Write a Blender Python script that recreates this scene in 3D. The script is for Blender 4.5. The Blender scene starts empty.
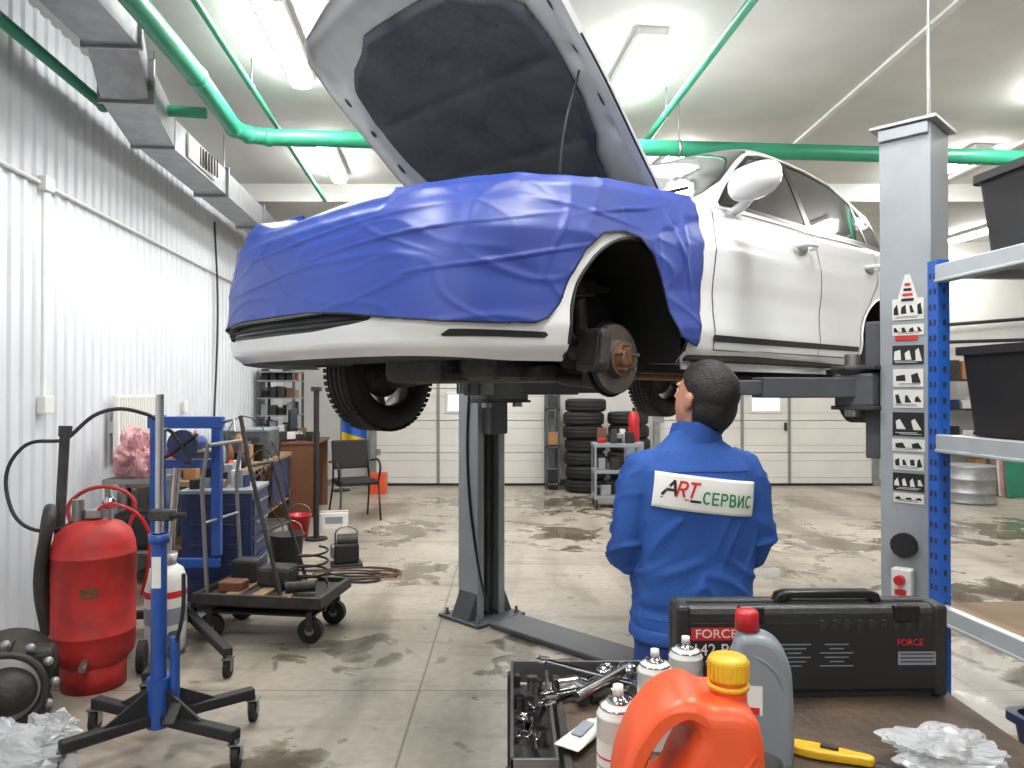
import bpy, math, random, bisect
import numpy as np
from mathutils import Vector, Matrix, noise
from mathutils.bvhtree import BVHTree
random.seed(7)
pi=math.pi
sc=bpy.context.scene
# ------------------------------------------------------------ materials
def lin(c):
    return tuple(((x/255)/12.92 if x/255<=.04045 else ((x/255+.055)/1.055)**2.4) for x in c)
def mat(name,rgb,rough=.5,metal=0,var=.12,scale=6,bump=0,bscale=40,coat=0,trans=0,emit=0,alpha=1,rvar=0.1):
    m=bpy.data.materials.new(name); m.use_nodes=True
    nt=m.node_tree; b=nt.nodes['Principled BSDF']; L=nt.links
    c=lin(rgb)
    tc=nt.nodes.new('ShaderNodeTexCoord')
    n=nt.nodes.new('ShaderNodeTexNoise'); n.inputs['Scale'].default_value=scale; n.inputs['Detail'].default_value=6
    L.new(tc.outputs['Object'],n.inputs['Vector'])
    r=nt.nodes.new('ShaderNodeValToRGB')
    r.color_ramp.elements[0].position=.3; r.color_ramp.elements[1].position=.7
    r.color_ramp.elements[0].color=tuple(x*(1-var) for x in c)+(1,)
    r.color_ramp.elements[1].color=tuple(min(1,x*(1+var*.5)) for x in c)+(1,)
    L.new(n.outputs['Fac'],r.inputs['Fac']); L.new(r.outputs['Color'],b.inputs['Base Color'])
    mr=nt.nodes.new('ShaderNodeMapRange'); mr.inputs['To Min'].default_value=max(0,rough-rvar*.5); mr.inputs['To Max'].default_value=min(1,rough+rvar*.5)
    L.new(n.outputs['Fac'],mr.inputs['Value']); L.new(mr.outputs['Result'],b.inputs['Roughness'])
    b.inputs['Metallic'].default_value=metal
    if coat: b.inputs['Coat Weight'].default_value=coat; b.inputs['Coat Roughness'].default_value=.04
    if trans: b.inputs['Transmission Weight'].default_value=trans
    if alpha<1: b.inputs['Alpha'].default_value=alpha
    if emit:
        b.inputs['Emission Color'].default_value=(1,.985,.96,1); b.inputs['Emission Strength'].default_value=emit
    if bump:
        n2=nt.nodes.new('ShaderNodeTexNoise'); n2.inputs['Scale'].default_value=bscale; n2.inputs['Detail'].default_value=4
        L.new(tc.outputs['Object'],n2.inputs['Vector'])
        bp=nt.nodes.new('ShaderNodeBump'); bp.inputs['Strength'].default_value=bump; bp.inputs['Distance'].default_value=.02
        L.new(n2.outputs['Fac'],bp.inputs['Height']); L.new(bp.outputs['Normal'],b.inputs['Normal'])
    return m
M={}
M['white']=mat('car_paint_white',(230,232,233),.25,0,.02,coat=1,rvar=.02)
M['cover']=mat('cover_vinyl_blue',(40,64,146),.46,0,.14,3)
M['dark']=mat('dark_plastic',(28,28,30),.6)
M['black']=mat('black_rubber',(22,22,23),.75,bump=.2,bscale=60)
M['blackgl']=mat('black_gloss',(16,16,18),.3)
M['glass']=mat('tinted_glass',(26,30,32),.05,0,.02,coat=.6,rvar=.01)
M['insul']=mat('hood_insulation',(74,78,86),.9,0,.25,5,bump=.3,bscale=14)
M['inner']=mat('hood_inner_paint',(218,220,216),.42,var=.2,scale=4)
M['steel']=mat('steel',(150,150,150),.35,.9)
M['disc']=mat('brake_disc_steel',(128,118,108),.38,.85,.2,30)
M['galv']=mat('galvanized',(156,158,161),.42,.55,.22,8)
M['rust']=mat('rusty_steel',(120,82,58),.7,.5,.4,30)
M['iron']=mat('cast_iron',(70,68,66),.6,.6,.3,14,.3,50)
M['under']=mat('underbody',(44,42,41),.8,0,.35,9,.4,20)
M['post']=mat('lift_grey_paint',(146,152,158),.4,0,.12,5)
M['postdk']=mat('lift_dark_grey',(74,77,82),.5,0,.2,5)
M['slot']=mat('lift_slot_dark',(44,46,50),.6)
M['green']=mat('pipe_green_paint',(44,138,106),.4,0,.1)
M['ceil']=mat('ceiling_white',(206,206,202),.85,0,.08,2,.1,30)
M['wallw']=mat('profiled_sheet_white',(202,206,211),.45,0,.08,1.5)
M['wallb']=mat('back_wall_paint',(198,198,193),.8,0,.07,2)
M['door']=mat('sectional_door',(216,214,207),.5,0,.07,2)
M['doorf']=mat('door_frame_grey',(136,136,134),.5,.2)
M['win']=mat('door_window',(235,240,245),.2,emit=1.3)
M['blue']=mat('blue_enamel',(30,74,150),.35,0,.15)
M['rackblue']=mat('rack_blue',(34,92,184),.4,0,.1)
M['rackgrey']=mat('rack_grey_beam',(176,183,188),.4,.2,.08)
M['jack']=mat('jacket_cloth',(34,78,152),.85,0,.16,5,.12,90)
M['trous']=mat('trouser_cloth',(32,62,130),.88,0,.25,6,.15,90)
M['skin']=mat('skin',(196,142,116),.5,0,.1,20)
M['hair']=mat('hair_black',(18,16,16),.6,0,.4,60,.35,160)
M['patch']=mat('patch_white',(226,226,222),.8,0,.05)
M['pgreen']=mat('print_green',(34,130,80),.7)
M['pred']=mat('print_red',(196,36,36),.7)
M['pblack']=mat('print_black',(20,20,22),.7)
M['red']=mat('red_enamel',(172,36,32),.6,0,.45,7,.1,20)
M['orange']=mat('orange_plastic',(218,84,42),.4,0,.08,4,.08,14)
M['yellow']=mat('yellow_plastic',(216,172,34),.4)
M['greyp']=mat('grey_plastic',(130,138,146),.4,0,.06)
M['redp']=mat('red_plastic',(186,30,34),.4)
M['wood']=mat('bench_board',(78,63,50),.6,0,.6,7,.3,30)
M['ply']=mat('plywood',(140,116,86),.7,0,.3,4,.15,30)
M['case']=mat('case_black',(36,37,39),.45,0,.1,10,.15,120)
M['tan']=mat('cardboard',(162,120,80),.85)
M['brown']=mat('brown_cabinet',(104,66,42),.6)
M['whitep']=mat('white_plastic',(214,214,210),.45,0,.06)
M['pink']=mat('pink_bag',(196,142,146),.4,0,.3,8,.4,15)
M['film']=mat('clear_film',(205,209,213),.2,0,.1,8,.4,12,alpha=.5)
M['darkblue']=mat('cabinet_navy',(30,44,84),.45)
M['chrome']=mat('chrome',(195,195,198),.16,1,.04)
M['lamp']=mat('lamp_diffuser',(255,253,250),.4,emit=100)
M['lampbody']=mat('lamp_body',(225,225,222),.5)
M['headl']=mat('sticker_white',(214,214,208),.6)
# ------------------------------------------------------------ mesh helpers
def mk(name,V,F,m,parent=None,smooth=True,loc=None,rot=None,mats=None):
    me=bpy.data.meshes.new(name); me.from_pydata([tuple(v) for v in V],[],[tuple(f) for f in F]); me.update()
    me.materials.append(m)
    o=bpy.data.objects.new(name,me); sc.collection.objects.link(o)
    if smooth:
        me.polygons.foreach_set('use_smooth',[True]*len(me.polygons))
    if parent: o.parent=parent
    if loc is not None: o.location=loc
    if rot is not None: o.rotation_euler=rot
    return o
def empty(name,loc=(0,0,0),rz=0,rot=None):
    e=bpy.data.objects.new(name,None); sc.collection.objects.link(e); e.location=loc
    e.rotation_euler=rot if rot else (0,0,rz); e.empty_display_size=.1
    return e
def box(name,p,c,s,m,bev=.0,rot=None):
    x,y,z=s[0]/2,s[1]/2,s[2]/2
    V=[(-x,-y,-z),(x,-y,-z),(x,y,-z),(-x,y,-z),(-x,-y,z),(x,-y,z),(x,y,z),(-x,y,z)]
    F=[(3,2,1,0),(4,5,6,7),(0,1,5,4),(1,2,6,5),(2,3,7,6),(3,0,4,7)]
    o=mk(name,V,F,m,p,False,c,rot)
    if bev:
        b=o.modifiers.new('b','BEVEL'); b.width=bev; b.segments=2; b.limit_method='NONE'
    return o
def lathe(name,p,prof,m,loc=(0,0,0),rot=None,seg=32,mats=None,smooth=True):
    V=[];F=[]
    n=len(prof)
    for i in range(seg):
        a=2*pi*i/seg
        for r,z in prof: V.append((r*math.cos(a),r*math.sin(a),z))
    for i in range(seg):
        j=(i+1)%seg
        for k in range(n-1): F.append((i*n+k,j*n+k,j*n+k+1,i*n+k+1))
    return mk(name,V,F,m,p,smooth,loc,rot)
def cyl(name,p,a,b,r,m,seg=24,r2=None,smooth=True):
    a=Vector(a);b=Vector(b);d=b-a;L=d.length
    if r2 is None: r2=r
    V=[];F=[]
    for (rr,z) in ((r,0),(r2,L)):
        for i in range(seg):
            t=2*pi*i/seg; V.append((rr*math.cos(t),rr*math.sin(t),z))
    for i in range(seg):
        j=(i+1)%seg; F.append((i,j,seg+j,seg+i))
    F.append(tuple(range(seg))[::-1]); F.append(tuple(range(seg,2*seg)))
    o=mk(name,V,F,m,p,True,a)
    o.rotation_mode='QUATERNION'; o.rotation_quaternion=d.to_track_quat('Z','Y')
    e=o.modifiers.new('e','EDGE_SPLIT'); e.split_angle=math.radians(50)
    return o
def tube(name,p,pts,r,m,smooth=True,cyc=False,res=4):
    c=bpy.data.curves.new(name,'CURVE'); c.dimensions='3D'; c.bevel_depth=r; c.bevel_resolution=res; c.use_fill_caps=True
    c.resolution_u=8
    if smooth:
        s=c.splines.new('BEZIER'); s.bezier_points.add(len(pts)-1)
        for q,b in zip(pts,s.bezier_points):
            b.co=q; b.handle_left_type=b.handle_right_type='AUTO'
    else:
        s=c.splines.new('POLY'); s.points.add(len(pts)-1)
        for q,b in zip(pts,s.points): b.co=(q[0],q[1],q[2],1)
    s.use_cyclic_u=cyc
    c.materials.append(m)
    o=bpy.data.objects.new(name,c); sc.collection.objects.link(o)
    if p: o.parent=p
    return o
def extr(name,p,splines,depth,bev,m,loc=(0,0,0),rot=(pi/2,0,0),smooth=True):
    c=bpy.data.curves.new(name,'CURVE'); c.dimensions='2D'; c.fill_mode='BOTH'; c.extrude=max(.0001,depth/2-bev); c.bevel_depth=bev; c.bevel_resolution=3
    c.offset=-bev
    for pts in splines:
        if smooth:
            s=c.splines.new('BEZIER'); s.bezier_points.add(len(pts)-1)
            for q,b in zip(pts,s.bezier_points):
                b.co=(q[0],q[1],0); b.handle_left_type=b.handle_right_type='AUTO'
        else:
            s=c.splines.new('POLY'); s.points.add(len(pts)-1)
            for q,b in zip(pts,s.points): b.co=(q[0],q[1],0,1)
        s.use_cyclic_u=True
    c.materials.append(m)
    o=bpy.data.objects.new(name,c); sc.collection.objects.link(o)
    if p: o.parent=p
    o.location=loc; o.rotation_euler=rot
    return o
def ell(name,p,c,s,m,rot=None,seg=24,nz=.0,ns=8):
    V=[];F=[]
    R=seg//2
    for i in range(R+1):
        t=pi*i/R
        for j in range(seg):
            a=2*pi*j/seg
            v=Vector((math.sin(t)*math.cos(a),math.sin(t)*math.sin(a),math.cos(t)))
            if nz: v*=1+nz*noise.noise(v*ns+Vector(c))
            V.append((v.x*s[0],v.y*s[1],v.z*s[2]))
    for i in range(R):
        for j in range(seg):
            k=(j+1)%seg; F.append((i*seg+j,(i+1)*seg+j,(i+1)*seg+k,i*seg+k))
    return mk(name,V,F,m,p,True,c,rot)
def text(name,p,body,size,m,loc,rot,ext=.0008,sx=1,shear=0):
    c=bpy.data.curves.new(name,'FONT'); c.body=body; c.size=size; c.extrude=ext; c.align_x='CENTER'; c.align_y='CENTER'; c.shear=shear
    c.materials.append(m)
    o=bpy.data.objects.new(name,c); sc.collection.objects.link(o); o.parent=p; o.location=loc; o.rotation_euler=rot; o.scale=(sx,1,1)
    return o
class Surf:
    def __init__(s,V,P,F): s.V=V;s.P=P;s.F=F
    def clip(s,g):
        gv=[g(p,v) for p,v in zip(s.P,s.V)]
        V=[];P=[];F=[];mp={};em={}
        def old(i):
            if i not in mp: mp[i]=len(V);V.append(s.V[i]);P.append(s.P[i])
            return mp[i]
        for f in s.F:
            gs=[gv[i] for i in f]
            if min(gs)>=0: F.append([old(i) for i in f]); continue
            if max(gs)<0: continue
            nf=[]
            n=len(f)
            for k in range(n):
                i=f[k];j=f[(k+1)%n]
                if gv[i]>=0: nf.append(old(i))
                if (gv[i]>=0)!=(gv[j]>=0):
                    key=(min(i,j),max(i,j))
                    if key not in em:
                        a,b=key; t=gv[a]/(gv[a]-gv[b])
                        em[key]=len(V); V.append(s.V[a].lerp(s.V[b],t)); P.append(tuple(x+(y-x)*t for x,y in zip(s.P[a],s.P[b])))
                    nf.append(em[key])
            if len(nf)>2: F.append(nf)
        return Surf(V,P,F)
    def mk(s,name,m,p): return mk(name,s.V,s.F,m,p)
def grid(us,vs,f):
    V=[];P=[];F=[]
    for u in us:
        for v in vs: V.append(Vector(f(u,v)));P.append((u,v))
    n=len(vs)
    for i in range(len(us)-1):
        for j in range(n-1): F.append([i*n+j,(i+1)*n+j,(i+1)*n+j+1,i*n+j+1])
    return Surf(V,P,F)
def lsp(a,b,n): return [a+(b-a)*i/(n-1) for i in range(n)]
def interp(t,x):
    if x<=t[0][0]: return t[0][1]
    for i in range(len(t)-1):
        if x<=t[i+1][0]:
            a,b=t[i],t[i+1]; k=(x-a[0])/(b[0]-a[0]); k=k*k*(3-2*k)*.35+k*.65
            return a[1]+(b[1]-a[1])*k
    return t[-1][1]
def sdp(poly,x,y):
    d=1e9; ins=False; n=len(poly)
    for i in range(n):
        ax,ay=poly[i];bx,by=poly[(i+1)%n]
        ex,ey=bx-ax,by-ay; wx,wy=x-ax,y-ay
        t=max(0,min(1,(wx*ex+wy*ey)/(ex*ex+ey*ey+1e-12)))
        dx,dy=wx-ex*t,wy-ey*t; d=min(d,dx*dx+dy*dy)
        if (ay>y)!=(by>y) and x<(bx-ax)*(y-ay)/(by-ay)+ax: ins=not ins
    d=math.sqrt(d); return d if ins else -d
def crom(pts,n=10):
    out=[]
    for i in range(len(pts)-1):
        p0=pts[max(0,i-1)];p1=pts[i];p2=pts[i+1];p3=pts[min(len(pts)-1,i+2)]
        for k in range(n):
            t=k/n
            out.append(tuple(.5*((2*b)+(-a+c)*t+(2*a-5*b+4*c-d)*t*t+(-a+3*b-3*c+d)*t**3) for a,b,c,d in zip(p0,p1,p2,p3)))
    out.append(tuple(pts[-1])); return out
# ============================================================ ROOM
CH=4.15; YB=12.6
WA=math.radians(5.56)
def floor_mat():
    m=bpy.data.materials.new('concrete_floor'); m.use_nodes=True; nt=m.node_tree; L=nt.links; b=nt.nodes['Principled BSDF']
    tc=nt.nodes.new('ShaderNodeTexCoord')
    geo=nt.nodes.new('ShaderNodeNewGeometry')
    def N(s,d=8,dist=0,sc_=None,rz=.25):
        n=nt.nodes.new('ShaderNodeTexNoise'); n.inputs['Scale'].default_value=s; n.inputs['Detail'].default_value=d; n.inputs['Distortion'].default_value=dist
        if sc_:
            mp=nt.nodes.new('ShaderNodeMapping'); mp.inputs['Scale'].default_value=sc_; mp.inputs['Rotation'].default_value=(0,0,rz)
            L.new(geo.outputs['Position'],mp.inputs['Vector']); L.new(mp.outputs[0],n.inputs['Vector'])
        else: L.new(geo.outputs['Position'],n.inputs['Vector'])
        return n
    def ramp(src,a,b_,ca,cb):
        r=nt.nodes.new('ShaderNodeValToRGB'); r.color_ramp.elements[0].position=a; r.color_ramp.elements[1].position=b_
        r.color_ramp.elements[0].color=ca; r.color_ramp.elements[1].color=cb; L.new(src,r.inputs['Fac']); return r
    def mul(a,b_,f=1):
        x=nt.nodes.new('ShaderNodeMix'); x.data_type='RGBA'; x.blend_type='MULTIPLY'; x.inputs[0].default_value=f
        L.new(a,x.inputs[6]); L.new(b_,x.inputs[7]); return x.outputs[2]
    def mth(op,a,b_=None,v=None):
        x=nt.nodes.new('ShaderNodeMath'); x.operation=op; L.new(a,x.inputs[0])
        if b_ is not None: L.new(b_,x.inputs[1])
        elif v is not None: x.inputs[1].default_value=v
        return x.outputs[0]
    base=ramp(N(.9).outputs['Fac'],.3,.7,lin((146,138,126))+(1,),lin((178,170,158))+(1,))
    fine=ramp(N(16).outputs['Fac'],.35,.65,(.84,.83,.81,1),(1,1,1,1))
    streak=ramp(N(2.0,7,.4,(1.0,.22,1)).outputs['Fac'],.50,.64,(1,1,1,1),(.60,.58,.55,1))
    streak2=ramp(N(3.0,7,.3,(.3,1.6,1),.7).outputs['Fac'],.53,.65,(1,1,1,1),(.72,.70,.67,1))
    spots=ramp(N(5.5,4,.2).outputs['Fac'],.64,.69,(1,1,1,1),(.56,.54,.51,1))
    acc=None
    for (cx,cy,rx,ry) in ((.55,8.4,.7,1.0),(.62,10.6,.9,1.2),(-1.2,8.6,.45,.9),(1.6,9.4,.7,.8),(3.4,7.8,1.3,.7),(3.9,5.8,1.3,.7),(-.6,10.8,.9,.7),(5.4,8.6,1.8,.9),(2.2,6.6,.7,.4),(-1.05,4.6,.35,.3),(.1,4.4,.3,.6),(-.8,6.6,.4,.6),(2.8,10.4,1.2,.7),(3.2,4.4,.8,.6),(-1.0,3.2,.3,.3)):
        mp=nt.nodes.new('ShaderNodeVectorMath'); mp.operation='SUBTRACT'; mp.inputs[1].default_value=(cx,cy,0); L.new(geo.outputs['Position'],mp.inputs[0])
        dv=nt.nodes.new('ShaderNodeVectorMath'); dv.operation='MULTIPLY'; dv.inputs[1].default_value=(1/rx,1/ry,0); L.new(mp.outputs[0],dv.inputs[0])
        ln=nt.nodes.new('ShaderNodeVectorMath'); ln.operation='LENGTH'; L.new(dv.outputs[0],ln.inputs[0])
        acc=ln.outputs['Value'] if acc is None else mth('MINIMUM',acc,ln.outputs['Value'])
    nz=mth('MULTIPLY',N(3.0,8,.8).outputs['Fac'],v=4.2)
    wetv=mth('MULTIPLY',mth('ADD',acc,nz),v=.33)
    wet=ramp(wetv,.80,.92,(.44,.42,.39,1),(1,1,1,1))
    wetr=ramp(wetv,.80,.95,(.08,.08,.08,1),(.36,.36,.36,1))
    br=nt.nodes.new('ShaderNodeTexBrick'); br.offset=0; br.inputs['Scale'].default_value=1; br.inputs['Mortar Size'].default_value=.007; br.inputs['Brick Width'].default_value=3.0; br.inputs['Row Height'].default_value=3.0
    br.inputs['Color1'].default_value=br.inputs['Color2'].default_value=(1,1,1,1); br.inputs['Mortar'].default_value=(.5,.48,.45,1)
    L.new(tc.outputs['Object'],br.inputs['Vector'])
    c=mul(mul(mul(mul(mul(mul(base.outputs[0],fine.outputs[0]),streak.outputs[0]),streak2.outputs[0]),spots.outputs[0]),wet.outputs[0]),br.outputs['Color'])
    L.new(c,b.inputs['Base Color']); L.new(wetr.outputs[0],b.inputs['Roughness'])
    bp=nt.nodes.new('ShaderNodeBump'); bp.inputs['Strength'].default_value=.1; bp.inputs['Distance'].default_value=.01
    L.new(fine.outputs[0],bp.inputs['Height']); L.new(bp.outputs[0],b.inputs['Normal'])
    return m
XR=9.8; YF=-4.5
fl=box('floor',None,(2.5,4,-.05),(17,18,.1),floor_mat())
box('ceiling',None,(2.5,4,CH+.05),(17,18,.1),M['ceil'])
def corr(name,L,z0,z1,loc,rz,pitch=.14,dep=.018):
    pr=[(0,0),(.035,0),(.05,dep),(.085,dep),(.1,0),(.14,0)]
    V=[];F=[];n=int(L/pitch)
    xs=[]
    for i in range(n):
        for a,b in pr[:-1]: xs.append((i*pitch+a*pitch/.14,b))
    xs.append((n*pitch,0))
    for x,d in xs: V+= [(d,x,z0),(d,x,z1)]
    for i in range(len(xs)-1): F.append((2*i,2*i+2,2*i+3,2*i+1))
    k=len(V); V+=[(-.08,0,z0),(-.08,0,z1),(-.08,n*pitch,z0),(-.08,n*pitch,z1)]
    F+=[(k,k+1,k+3,k+2),(0,1,k+1,k),(2*len(xs)-2,k+2,k+3,2*len(xs)-1)]
    return mk(name,V,F,M['wallw'],None,False,loc,(0,0,rz))
wx0=-3.13-(-4.5-4.52)*.097
corr('wall_left',17.3,0,CH,(wx0,-4.5,0),WA)
box('wall_back',None,(2.5,YB+.1,CH/2),(17,.2,CH),M['wallb'])
box('wall_right',None,(XR+.1,4,CH/2),(.2,18,CH),M['wallb'])
box('wall_front',None,(2.5,YF-.1,CH/2),(17,.2,CH),M['wallb'])
def wl(D,off=0): return -3.13-.097*(D-4.52)+off
for i,y in enumerate((9.2,1.0)):
    box('trim_%d'%(i+1),None,(2.9,y,CH-.11),(13.0,.3,.22),M['ceil'],.005)
for i,x in enumerate((2.9,5.2,7.5)):
    box('trim_%d'%(i+3),None,(x,5.2,CH-.012),(.05,7.6,.024),M['lampbody'])
box('baseboard_back',None,(3,YB-.012,.05),(13,.024,.1),M['doorf'])
def gdoor(nm,x0,x1,winx):
    e=empty(nm,((x0+x1)/2,YB-.03,0)); w=x1-x0; H=3.3
    for i in range(6):
        box('panel_%d'%i,e,(0,0,.28+.545*i),(w,.05,.535),M['door'],.008)
        for k in (-.14,.14): box('groove_%d'%i,e,(0,-.026,.28+.545*i+k),(w,.004,.005),M['doorf'])
    for s in (-1,1):
        box('track_%d'%s,e,(s*(w/2+.05),-.03,H/2),(.1,.1,H),M['galv'])
        for i in range(6): box('hinge_%d'%i,e,(s*(w/2-.04),-.035,.55*i+.021),(.07,.03,.04 if i==0 else .1),M['galv'])
    box('lintel',e,(0,-.01,H+.08),(w+.3,.1,.14),M['doorf'])
    for dx in (-.4,.4): box('wicket_stile',e,(winx-(x0+x1)/2+dx,-.03,1.0),(.05,.02,2.0),M['doorf'])
    box('wicket_head',e,(winx-(x0+x1)/2,-.03,2.0),(.85,.02,.05),M['doorf'])
    box('wicket_handle',e,(winx-(x0+x1)/2+.33,-.05,1.0),(.04,.04,.14),M['dark'],.008)
    for dx in ((-.0,) if w<3 else (-.0,1.6)):
        box('window_frame',e,(winx-(x0+x1)/2+dx,-.03,1.40),(.56,.03,.36),M['whitep'],.02)
        box('window_pane',e,(winx-(x0+x1)/2+dx,-.045,1.40),(.46,.01,.26),M['win'])
    box('seal',e,(0,-.03,.02),(w,.06,.04),M['black'])
gdoor('door_1',-2.3,.62,-.85)
gdoor('door_2',2.5,6.1,4.3)
# ============================================================ CEILING SERVICES
def pipe(nm,pts,r):
    e=empty(nm,(0,0,0))
    tube('run',e,pts,r,M['green'],False,res=6)
    for q in pts[1:-1]: ell('elbow',e,q,(r*1.12,)*3,M['green'])
    for a,b in zip(pts[:-1],pts[1:]):
        n=int((Vector(b)-Vector(a)).length/2.2)
        for i in range(n):
            q=Vector(a).lerp(Vector(b),(i+.5)/n)
            cyl('hanger',e,q,(q.x,q.y,CH),.006,M['steel'],8)
            al=abs(b[1]-a[1])>abs(b[0]-a[0])
            lathe('clamp',e,[(r*1.05,-.012),(r*1.12,-.012),(r*1.12,.012),(r*1.05,.012)],M['steel'],q,(pi/2 if al else 0,0 if al else pi/2,0),20)
pipe('heating_pipe',[(-1.75,0,3.75),(-2.14,5.0,3.75),(-2.26,6.0,3.75),(-2.2,6.15,3.75),(-2.05,6.22,3.75),(9.7,7.2,3.75)],.07)
pipe('heating_pipe',[(-2.5,0,3.72),(-3.02,5.45,3.72),(-2.32,5.6,3.72)],.042)
pipe('water_pipe',[(-1.5,0,3.93),(-2.28,9.0,3.93)],.024)
pipe('water_pipe',[(1.75,0,3.93),(1.2,7.4,3.93)],.03)
e=empty('ventilation_duct',(0,0,0))
def ductseg(a,b,w,h,w2=None,h2=None):
    a=Vector(a);b=Vector(b);w2=w2 or w;h2=h2 or h
    dd=(b-a).normalized(); r=Vector((dd.y,-dd.x,0))
    V=[]
    for c,W,H in ((a,w,h),(b,w2,h2)):
        for sx,sz in ((-1,-1),(1,-1),(1,1),(-1,1)): V.append(c+r*sx*W/2+Vector((0,0,sz*H/2)))
    mk('duct_segment',V,[(0,1,5,4),(1,2,6,5),(2,3,7,6),(3,0,4,7),(3,2,1,0),(4,5,6,7)],M['galv'],e,False)
def flange(c,w,h,ang): box('flange',e,c,(w+.05,.025,h+.05),M['steel'],.004,(0,0,ang))
ductseg((-2.10,0,3.90),(-2.47,4.55,3.90),.32,.30)
for k in (.2,.5,.8,1): 
    q=Vector((-2.10,0,3.90)).lerp(Vector((-2.47,4.55,3.90)),k); flange(q,.32,.30,math.radians(4.6))
ductseg((-2.47,4.55,3.90),(-2.60,4.95,3.70),.32,.30,.32,.26)
flange((-2.60,4.97,3.70),.32,.26,math.radians(6))
ductseg((-2.60,4.95,3.70),(-2.82,5.8,3.66),.32,.26)
ductseg((-2.82,5.8,3.66),(-3.22,10.2,3.66),.28,.24)
for k in (0,.33,.66,1):
    q=Vector((-2.82,5.8,3.66)).lerp(Vector((-3.22,10.2,3.66)),k); flange(q,.29,.25,math.radians(5.2))
for yy in (6.5,):
    xx=-2.82-.4*(yy-5.8)/4.4+.145
    box('grille_frame',e,(xx+.005,yy,3.66),(.02,.72,.2),M['whitep'],.004,(0,0,math.radians(5.2)))
    for i in range(11): box('grille_slat',e,(xx+.02,yy-.31+i*.062,3.66),(.012,.02,.16),M['slot'],0,(0,0,math.radians(5.2)))
for yy in (1,3,5.5,7.3,9.3):
    xx=-2.12-.1*yy
    cyl('rod',e,(xx,yy,3.8),(xx,yy,CH),.007,M['steel'],8)
def lamp(x,y,L=1.25,en=54):
    e=empty('fluorescent_lamp',(x,y,CH-.06),WA)
    box('housing',e,(0,0,.03),(.2,L,.06),M['lampbody'],.006)
    extr('diffuser',e,[[(-.08,0),(.08,0),(.07,-.05),(0,-.065),(-.07,-.05)]],L-.04,.004,M['lamp'],(0,0,0),(pi/2,0,0),False)
    ld=bpy.data.lights.new('lamp_light','AREA'); ld.shape='RECTANGLE'; ld.size=.3; ld.size_y=L; ld.energy=en; ld.color=(1,.98,.95)
    lo=bpy.data.objects.new('lamp_light',ld); sc.collection.objects.link(lo); lo.parent=e; lo.location=(0,0,-.08)
for x,y in ((-1.62,5.3),(-1.95,8.0),(.92,5.75),(1.7,8.2),(4.6,5.7),(4.8,8.2),(7.3,11.6),(-1.0,1.8),(1.3,2.3),(4.6,2.2),(-.9,-1.6),(1.6,-2.2),(.5,11.0)):
    lamp(x,y)
e=empty('electrical_conduit')
tube('rail',e,[(wl(0,.03),0,3.0),(wl(11.5,.03),11.5,3.0)],.014,M['whitep'],False)
tube('drop',e,[(wl(4.95,.035),4.95,3.0),(wl(4.95,.035),4.95,1.56)],.016,M['lampbody'],False)
box('junction_box',e,(wl(4.95,.05),4.95,1.52),(.06,.1,.12),M['whitep'],.008)
box('junction_box_upper',e,(wl(4.95,.05),4.95,3.0),(.06,.1,.1),M['whitep'],.008)
tube('cable',e,[(wl(8.7,.03),8.7,3.6),(wl(8.7,.05),8.75,2.6),(wl(8.7,.03),8.7,1.2)],.012,M['dark'])
box('switch',e,(wl(7.7,.04),7.7,1.45),(.03,.09,.12),M['whitep'],.006)
# ============================================================ CAR
car=empty('car',(-.155,3.5,1.52),pi/4)
half=[(-1.0,0),(-.995,.2),(-.98,.42),(-.93,.64),(-.81,.79),(-.62,.86),(-.38,.89),(0,.905),(.5,.905),(1.0,.90),(1.6,.905),(2.3,.91),(2.8,.90),(3.2,.865),(3.45,.77),(3.6,.55),(3.65,.25),(3.66,0)]
hp=crom(half,14)
cum=[0]
for a,b in zip(hp[:-1],hp[1:]): cum.append(cum[-1]+math.hypot(b[0]-a[0],b[1]-a[1]))
SM=cum[-1]
def out(s):
    a=min(abs(s),SM-1e-6); i=min(max(bisect.bisect_right(cum,a)-1,0),len(hp)-2)
    k=(a-cum[i])/(cum[i+1]-cum[i]+1e-9)
    def tg(j):
        j0=max(0,j-1);j1=min(len(hp)-1,j+1); v=Vector((hp[j1][0]-hp[j0][0],hp[j1][1]-hp[j0][1]))
        if j==0: v=Vector((0,1))
        if j==len(hp)-1: v=Vector((0,-1))
        return v.normalized()
    t=tg(i).lerp(tg(i+1),k).normalized()
    x=hp[i][0]+(hp[i+1][0]-hp[i][0])*k; w=hp[i][1]+(hp[i+1][1]-hp[i][1])*k
    sg=-1 if s>=0 else 1
    return x,sg*w,-t.y,sg*t.x
def S(x):
    for i in range(len(hp)-1):
        if hp[i][0]<=x<=hp[i+1][0] and hp[i+1][0]>hp[i][0]: return cum[i]+(cum[i+1]-cum[i])*(x-hp[i][0])/(hp[i+1][0]-hp[i][0])
    return SM
ZT=[(-1,.785),(-.8,.81),(-.5,.845),(0,.895),(.5,.935),(.7,.95),(1.5,.975),(2.5,1.005),(3.2,1.03),(3.66,1.02)]
ZB=[(-1,.215),(-.6,.2),(.5,.22),(2.2,.22),(3,.26),(3.66,.3)]
PS=[(0,.06),(.08,.018),(.2,.004),(.3,.012),(.42,.014),(.55,.003),(.70,0),(.76,.010),(.86,.024),(.95,.04),(1,.07)]
PF=[(0,.06),(.06,.015),(.18,0),(.5,.02),(.7,.04),(.85,.075),(.95,.13),(1,.18)]
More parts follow.
